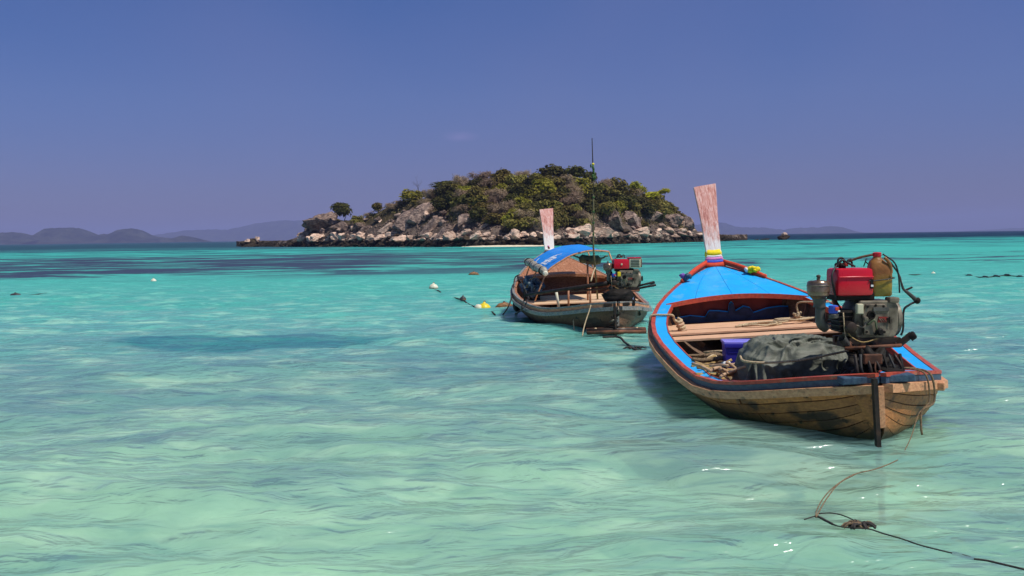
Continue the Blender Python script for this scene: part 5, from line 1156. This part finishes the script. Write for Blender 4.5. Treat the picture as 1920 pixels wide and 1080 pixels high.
# white printed mark: worn block of strokes
def patch(u0, v0, u1, v1, w):
    vs = []; n = 12
    for i in range(n + 1):
        t = i / n; u = u0 + (u1 - u0) * t; v = v0 + (v1 - v0) * t
        d = Vector(((u1 - u0) * 1.5, (v1 - v0) * 2.3)).normalized(); vs += [can(u - d.y * w / 1.5, v + d.x * w / 2.3, .005), can(u + d.y * w / 1.5, v - d.x * w / 2.3, .005)]
    MB().add(vs, [(i * 2, i * 2 + 1, i * 2 + 3, i * 2 + 2) for i in range(n)]).build('printed_mark', simple_white, cn)
simple_white = simple('worn_white_print', (.70, .74, .82), (.35, .48, .78), .7, scale=30, bump=0, lo=.3, hi=.45)
for q_ in ((.10, .55, .34, .50, .035), (.12, .47, .36, .42, .035), (.11, .38, .33, .34, .03), (.13, .58, .14, .33, .02), (.21, .58, .22, .32, .02), (.30, .55, .31, .30, .02), (.31, .50, .43, .38, .018), (.16, .52, .28, .36, .02), (.08, .82, .20, .88, .028)): patch(*q_)
# rolled tarpaulin under the port edge
rt = empty('rolled_tarpaulin', w2(-.86, 4.1, 1.16)); rt.rotation_euler = h2.rot; tag(rt, 'rolled greyish plastic sheet hung under the port edge of the canopy', 'sheet')
MB().tube([(0 + .02 * math.sin(i), -1.15 + i * .21, -.06 + .065 * i / 4 + .015 * math.sin(2.3 * i)) for i in range(12)], [.075, .09, .08, .095, .085, .1, .09, .1, .085, .095, .08, .07], 12, 0).build('roll', simple('creased_pale_sheet', (.50, .46, .38), (.16, .14, .11), .5, scale=9, c3=(.62, .6, .2), lo3=.62, hi3=.7, bump=.03), rt, True)
for i in (1, 4, 7, 10): MB().lathe([(.10, -.012), (.103, 0), (.10, .012)], (0, -1.15 + i * .21, -.06 + .065 * i / 4), 14, (0, 1, 0)).build('tie', M['black'], rt, True)
MB().lathe([(.05, 0), (.06, .05), (.03, .09)], (0, -1.22, -.09), 12, (0, -1, 0)).build('end_cap', M['float_white'], rt, True, 40)
# blue netting heap on the port side
nt_ = empty('net_heap', w2(-.95, 3.7, .62)); nt_.rotation_euler = h2.rot; tag(nt_, 'faded blue netting bundled on the port side of the far boat', 'net')
MB().blob((0, .4, .05), (.22, .75, .24), .55, 2.6, 4, 5).build('bundle', M['net_blue'], nt_, True)
for k in range(10):
    y = r_.uniform(-.3, 1.0); MB().tube([(-.2, y, .1), (0, y + .05, .32 + r_.uniform(-.05, .02)), (.22, y + .1, .1)], .012, 5, 4).build('cord', M['straw'] if k % 3 == 0 else M['navy'], nt_, True)
# mast
ms_ = empty('mast', w2(.33, 3.0, .45)); tag(ms_, 'thin tall mast with green leaves tied near its top on the far boat', 'mast')
topm = P(1110, 259, 21.0) - ms_.location; a = P(1113, 330, 21.0) - ms_.location; bpt = P(1112.5, 463, 21.0) - ms_.location
MB().tube([(0, 0, 0), bpt, (bpt + a) / 2, a], [.02, .019, .016, .013], 8).build('mast_pole', M['bamboo'], ms_, True)
MB().tube([a - Vector((0, 0, .4)), topm], [.016, .009], 7).build('aerial', M['black'], ms_, True)
b_ = P(1112, 321, 21.0) - ms_.location
for k in range(14):
    z = r_.uniform(-.16, .14); d = Vector((r_.gauss(0, .03), r_.gauss(0, .03), 0)); MB().blob(b_ + d + Vector((0, 0, z)), (.022, .022, .05), .5, 3, 1, k).build('leaf', M['leaf_green'], ms_, True)
MB().blob(P(1112, 308, 21.0) - ms_.location, (.03, .03, .03), .2, 3, 2).build('finial', M['yellow'], ms_, True)
for zf in (.18, .34, .5, .7): 
    c = bpt.lerp(a, zf); MB().lathe([(.022, -.02), (.026, 0), (.022, .02)], c, 8).build('lashing', M['leaf_green'], ms_, True)
# tyre fender
ty = empty('tyre_fender', P(972, 571, 22.0)); ty.rotation_euler = (R(0), R(90), R(-38)); tag(ty, 'black tyre fender hanging on the port quarter of the far boat', 'tyre')
V = []; n, k = 28, 12
for i in range(n):
    A_ = 2 * math.pi * i / n
    for j in range(k):
        B_ = 2 * math.pi * j / k; rr_ = .13 + .05 * math.cos(B_); V.append((rr_ * math.cos(A_), rr_ * math.sin(A_), .055 * math.sin(B_)))
MB().add(V, [(i * k + j, i * k + (j + 1) % k, ((i + 1) % n) * k + (j + 1) % k, ((i + 1) % n) * k + j) for i in range(n) for j in range(k)]).build('tyre', M['rubber'], ty, True)
MB().lathe([(.085, -.02), (.085, .02)], n=20).build('tyre_disc', M['black'], ty, True)
# hanging ropes, far boat
def dr(pts): return [P(a, b, d) for a, b, d in pts]
rope_thing('hanging_rope', dr([(974, 515, 23.0), (966, 520, 22.9), (963, 535, 22.6), (960, 555, 22), (953, 575, 21)]) + [Pz(943, 590, 0)], .016, M['sea_rope'], 'dark line dropping from the far port rail into the water')
rope_thing('hanging_rope', dr([(985, 560, 20.9), (979, 570, 20.8), (978, 580, 20.8), (970, 586, 20.9)]) + [Pz(966, 588, 0)], .016, M['rubber'], 'black hose curling down beside the tyre fender')
rope_thing('hanging_rope', dr([(990, 561, 20.7), (984, 573, 20.5), (978, 581, 20.4)]) + [Pz(968, 589, .0)], .014, M['rubber'], 'second black hose right of the tyre fender')
rope_thing('hanging_rope', dr([(1108, 572, 18.15), (1104, 585, 18.1), (1098, 603, 18.0), (1094, 618, 17.9)]) + [Pz(1092, 630, 0)], .012, M['rope'], 'pale rope hanging off the far stern down to the water')
rope_thing('hanging_rope', dr([(1075, 600, 18.9), (1076, 612, 18.8), (1077, 622, 18.7)]), .012, M['rope'], 'short pale rope end on the far hull near the waterline')
rope_thing('rail_rope', dr([(970, 520, 22.6), (978, 530, 22.3), (985, 545, 21.6), (992, 560, 20.9)]), .014, M['sea_rope'], 'dark rope lying along the far port rail')
rope_thing('rail_rope', dr([(1108, 527, 19.9), (1112, 512, 20.2), (1116, 502, 20.4)]), .016, M['rope'], 'pale rope standing up at the far starboard side')
# floating beam behind the far stern
fbm = empty('floating_beam', Pz(1160, 623, .0)); tag(fbm, 'dark wet beam floating across the stern of the far boat', 'beam')
a = Pz(1100, 623.5, .03) - fbm.location; b = Pz(1211, 621.5, .03) - fbm.location
for k, (dy, dz, r0) in enumerate(((0, .03, .045), (.10, .035, .04), (-.06, .0, .035))):
    MB().tube([a + Vector((0, dy, dz)), (a + b) / 2 + Vector((0, dy, dz + .01)), b + Vector((0, dy, dz))], r0, 8).build('pole', M['rust'] if k else M['dark_frame'], fbm, True)
for t in (.15, .5, .62, .85): MB().lathe([(.055, -.02), (.058, .02)], a.lerp(b, t) + Vector((0, .02, .03)), 10, (1, 0, 0)).build('binding', M['rope'], fbm, True)
# propeller strut behind the far stern
sp_ = empty('stern_bracket', w2(-.02, -.06, .42)); tag(sp_, 'black greasy bracket on the far stern post', 'bracket')
for k in range(6): MB().tube([(0, -.02, .1 - .08 * k), (r_.uniform(-.2, .1), -.08, .02 - .06 * k), (r_.uniform(-.25, .12), -.05, -.05 - .05 * k)], .016, 6, 3).build('rod', M['black'] if k % 3 else M['steel'], sp_, True)
# things in the far boat: jug, white bag, stool
wb = empty('bucket', w2(.34, .35, .52)); tag(wb, 'white and violet plastic bucket under the far engine', 'bucket')
MB().lathe([(.06, 0), (.085, .16), (.09, .165)], n=16).build('pail', simple('violet_white_plastic', (.55, .52, .72), (.35, .3, .55), .4, scale=6), wb, True, 40)
pb = empty('pipe_end', w2(-.72, 2.15, .38)); tag(pb, 'white pipe standing inside the far boat port side', 'pipe')
MB().tube([(0, 0, 0), (-.05, .05, .34)], .03, 10).build('tube', M['float_white'], pb, True)
for k, (n_, s_) in enumerate(((-.5, 2.2), (-.05, 2.1), (.15, 3.2))):
    pst = empty('upright_post', w2(n_, s_, .2)); tag(pst, ['brown upright post left of the stowed shaft', 'dark upright post under the stowed shaft', 'varnished post holding the canopy middle'][k], 'post')
    MB().tube([(0, 0, 0), (0, 0, (.55, .62, 1.1)[k])], .022, 8).build('stick_post', M['varnish'], pst, True); MB().lathe([(.03, -.01), (.03, .02)], (0, 0, (.55, .62, 1.1)[k]), 8).build('post_cap', M['dark_frame'], pst)

# ------------------------------------------------------------------ buoys, floats and float lines
def buoy(px, py, r_, mt, label, shape='ball', squash=.85, extra=None, yaw=0.3):
    c = Pz(px, py, 0); e = empty('buoy', c, (0, 0, yaw)); tag(e, label, 'buoy')
    if shape == 'ball':
        MB().lathe([(r_ * .3, -r_ * .5), (r_ * .8, -r_ * .35), (r_, 0), (r_ * .93, r_ * .35), (r_ * .6, r_ * .72), (r_ * .22, r_ * .88), (r_ * .16, r_ * 1.05), (r_ * .08, r_ * 1.08)], (0, 0, r_ * .15), 20).build('float_body', M[mt], e, True)
        MB().lathe([(r_ * 1.01, -.012), (r_ * 1.03, 0), (r_ * 1.01, .012)], (0, 0, r_ * .12), 20).build('water_band', M['float_brown'], e, True)
        MB().tube([(r_ * .1, 0, r_ * 1.15), (r_ * .2, 0, r_ * 1.3), (0, 0, r_ * 1.35), (-r_ * .1, 0, r_ * 1.15)], r_ * .06, 5, 3).build('eye', M['old_rope'], e, True)
    else:
        MB().tube([(-r_ * 1.6, 0, 0), (-r_ * .9, 0, r_ * .3), (0, 0, r_ * .42), (r_ * .9, 0, r_ * .25), (r_ * 1.5, 0, -.01)], [r_ * .3, r_ * .55, r_ * .62, r_ * .5, r_ * .2], 12, 0).build('float_body', M[mt], e, True)
        MB().tube([(-r_ * .5, -.02, r_ * .5), (-r_ * .2, 0, r_ * 1.1), (r_ * .1, 0, r_ * .9)], r_ * .1, 5, 3).build('weed_tuft', M['float_dark'], e, True)
    if extra: extra(e)
    return e
buoy(288, 528, .13, 'float_white', 'small white buoy alone on the open water at the left')
buoy(813, 541, .17, 'float_white', 'pale yellowish round buoy at the left end of the dark float line', extra=lambda e: MB().lathe([(.15, -.03), (.17, .0), (.13, .03)], (0, 0, -.01), 16).build('collar', M['float_yellow'], e, True))
buoy(889, 516, .17, 'float_brown', 'orange brown float alone beyond the float line', 'long')
buoy(868, 562, .10, 'float_dark', 'small dark purple float between the two bright buoys')
def two(e):
    MB().lathe([(.04, -.06), (.10, -.03), (.115, .03), (.08, .10), (.03, .12)], (-.16, -.02, .03), 16, (.3, 0, 1)).build('white_float', M['float_white'], e, True)
    MB().tube([(-.36, -.03, -.02), (-.1, -.06, .02), (.22, -.03, .0)], [.03, .06, .03], 8, 0).build('dark_weed', M['float_dark'], e, True)
buoy(908, 581, .17, 'float_yellow', 'yellow buoy with a white float strapped to its side', extra=two)
buoy(947, 578, .16, 'float_brown', 'dark brown long float next to the far boat port side', 'long')
buoy(1750, 514.5, .10, 'float_white', 'tiny pale yellow buoy on the right beyond the red tank')
buoy(30, 556, .13, 'float_dark', 'dark float at the far left edge of the water', 'long')
rope_thing('float_line', water_path([(775, 541), (800, 543), (822, 545), (832, 555), (850, 558), (868, 563), (878, 570), (890, 575), (905, 577), (920, 583), (928, 590)], .01), .022, M['sea_rope'], 'dark float line curving past the pale, purple and yellow buoys')
rope_thing('float_line', water_path([(-20, 563), (5, 560), (30, 556), (70, 552), (110, 547)], -.01), .022, M['sea_rope'], 'faint float line at the left edge')
rope_thing('float_line', water_path([(1700, 515), (1715, 515.5), (1727, 515)], .01), .03, M['sea_rope'], 'short faint stretch of line left of the tiny pale buoy')
rope_thing('float_line', water_path([(1802, 514.5), (1818, 517), (1834, 519.5), (1850, 520), (1870, 517.5), (1890, 517), (1925, 519)], -.005), .02, M['sea_rope'], 'dark line under the floats at the right edge')
for k, (px, py) in enumerate(((1818, 517), (1848, 520), (1868, 518.5), (1889, 516.5), (1913, 519))):
    a, b = Pz(px - 7, py - .4, .0), Pz(px + 7, py + .6, .0); o = MB().tube([Vector((0, 0, .0)), (b - a) * .3 + Vector((0, 0, .03)), (b - a) * .7 + Vector((0, 0, .025)), b - a], [.02, .04, .035, .015], 8).build('line_float', M['float_dark'], None, True); o.location = a
    tag(o, 'dark elongated float on the line at the right edge of the water', 'float', 'dark floats on the line at the right edge')
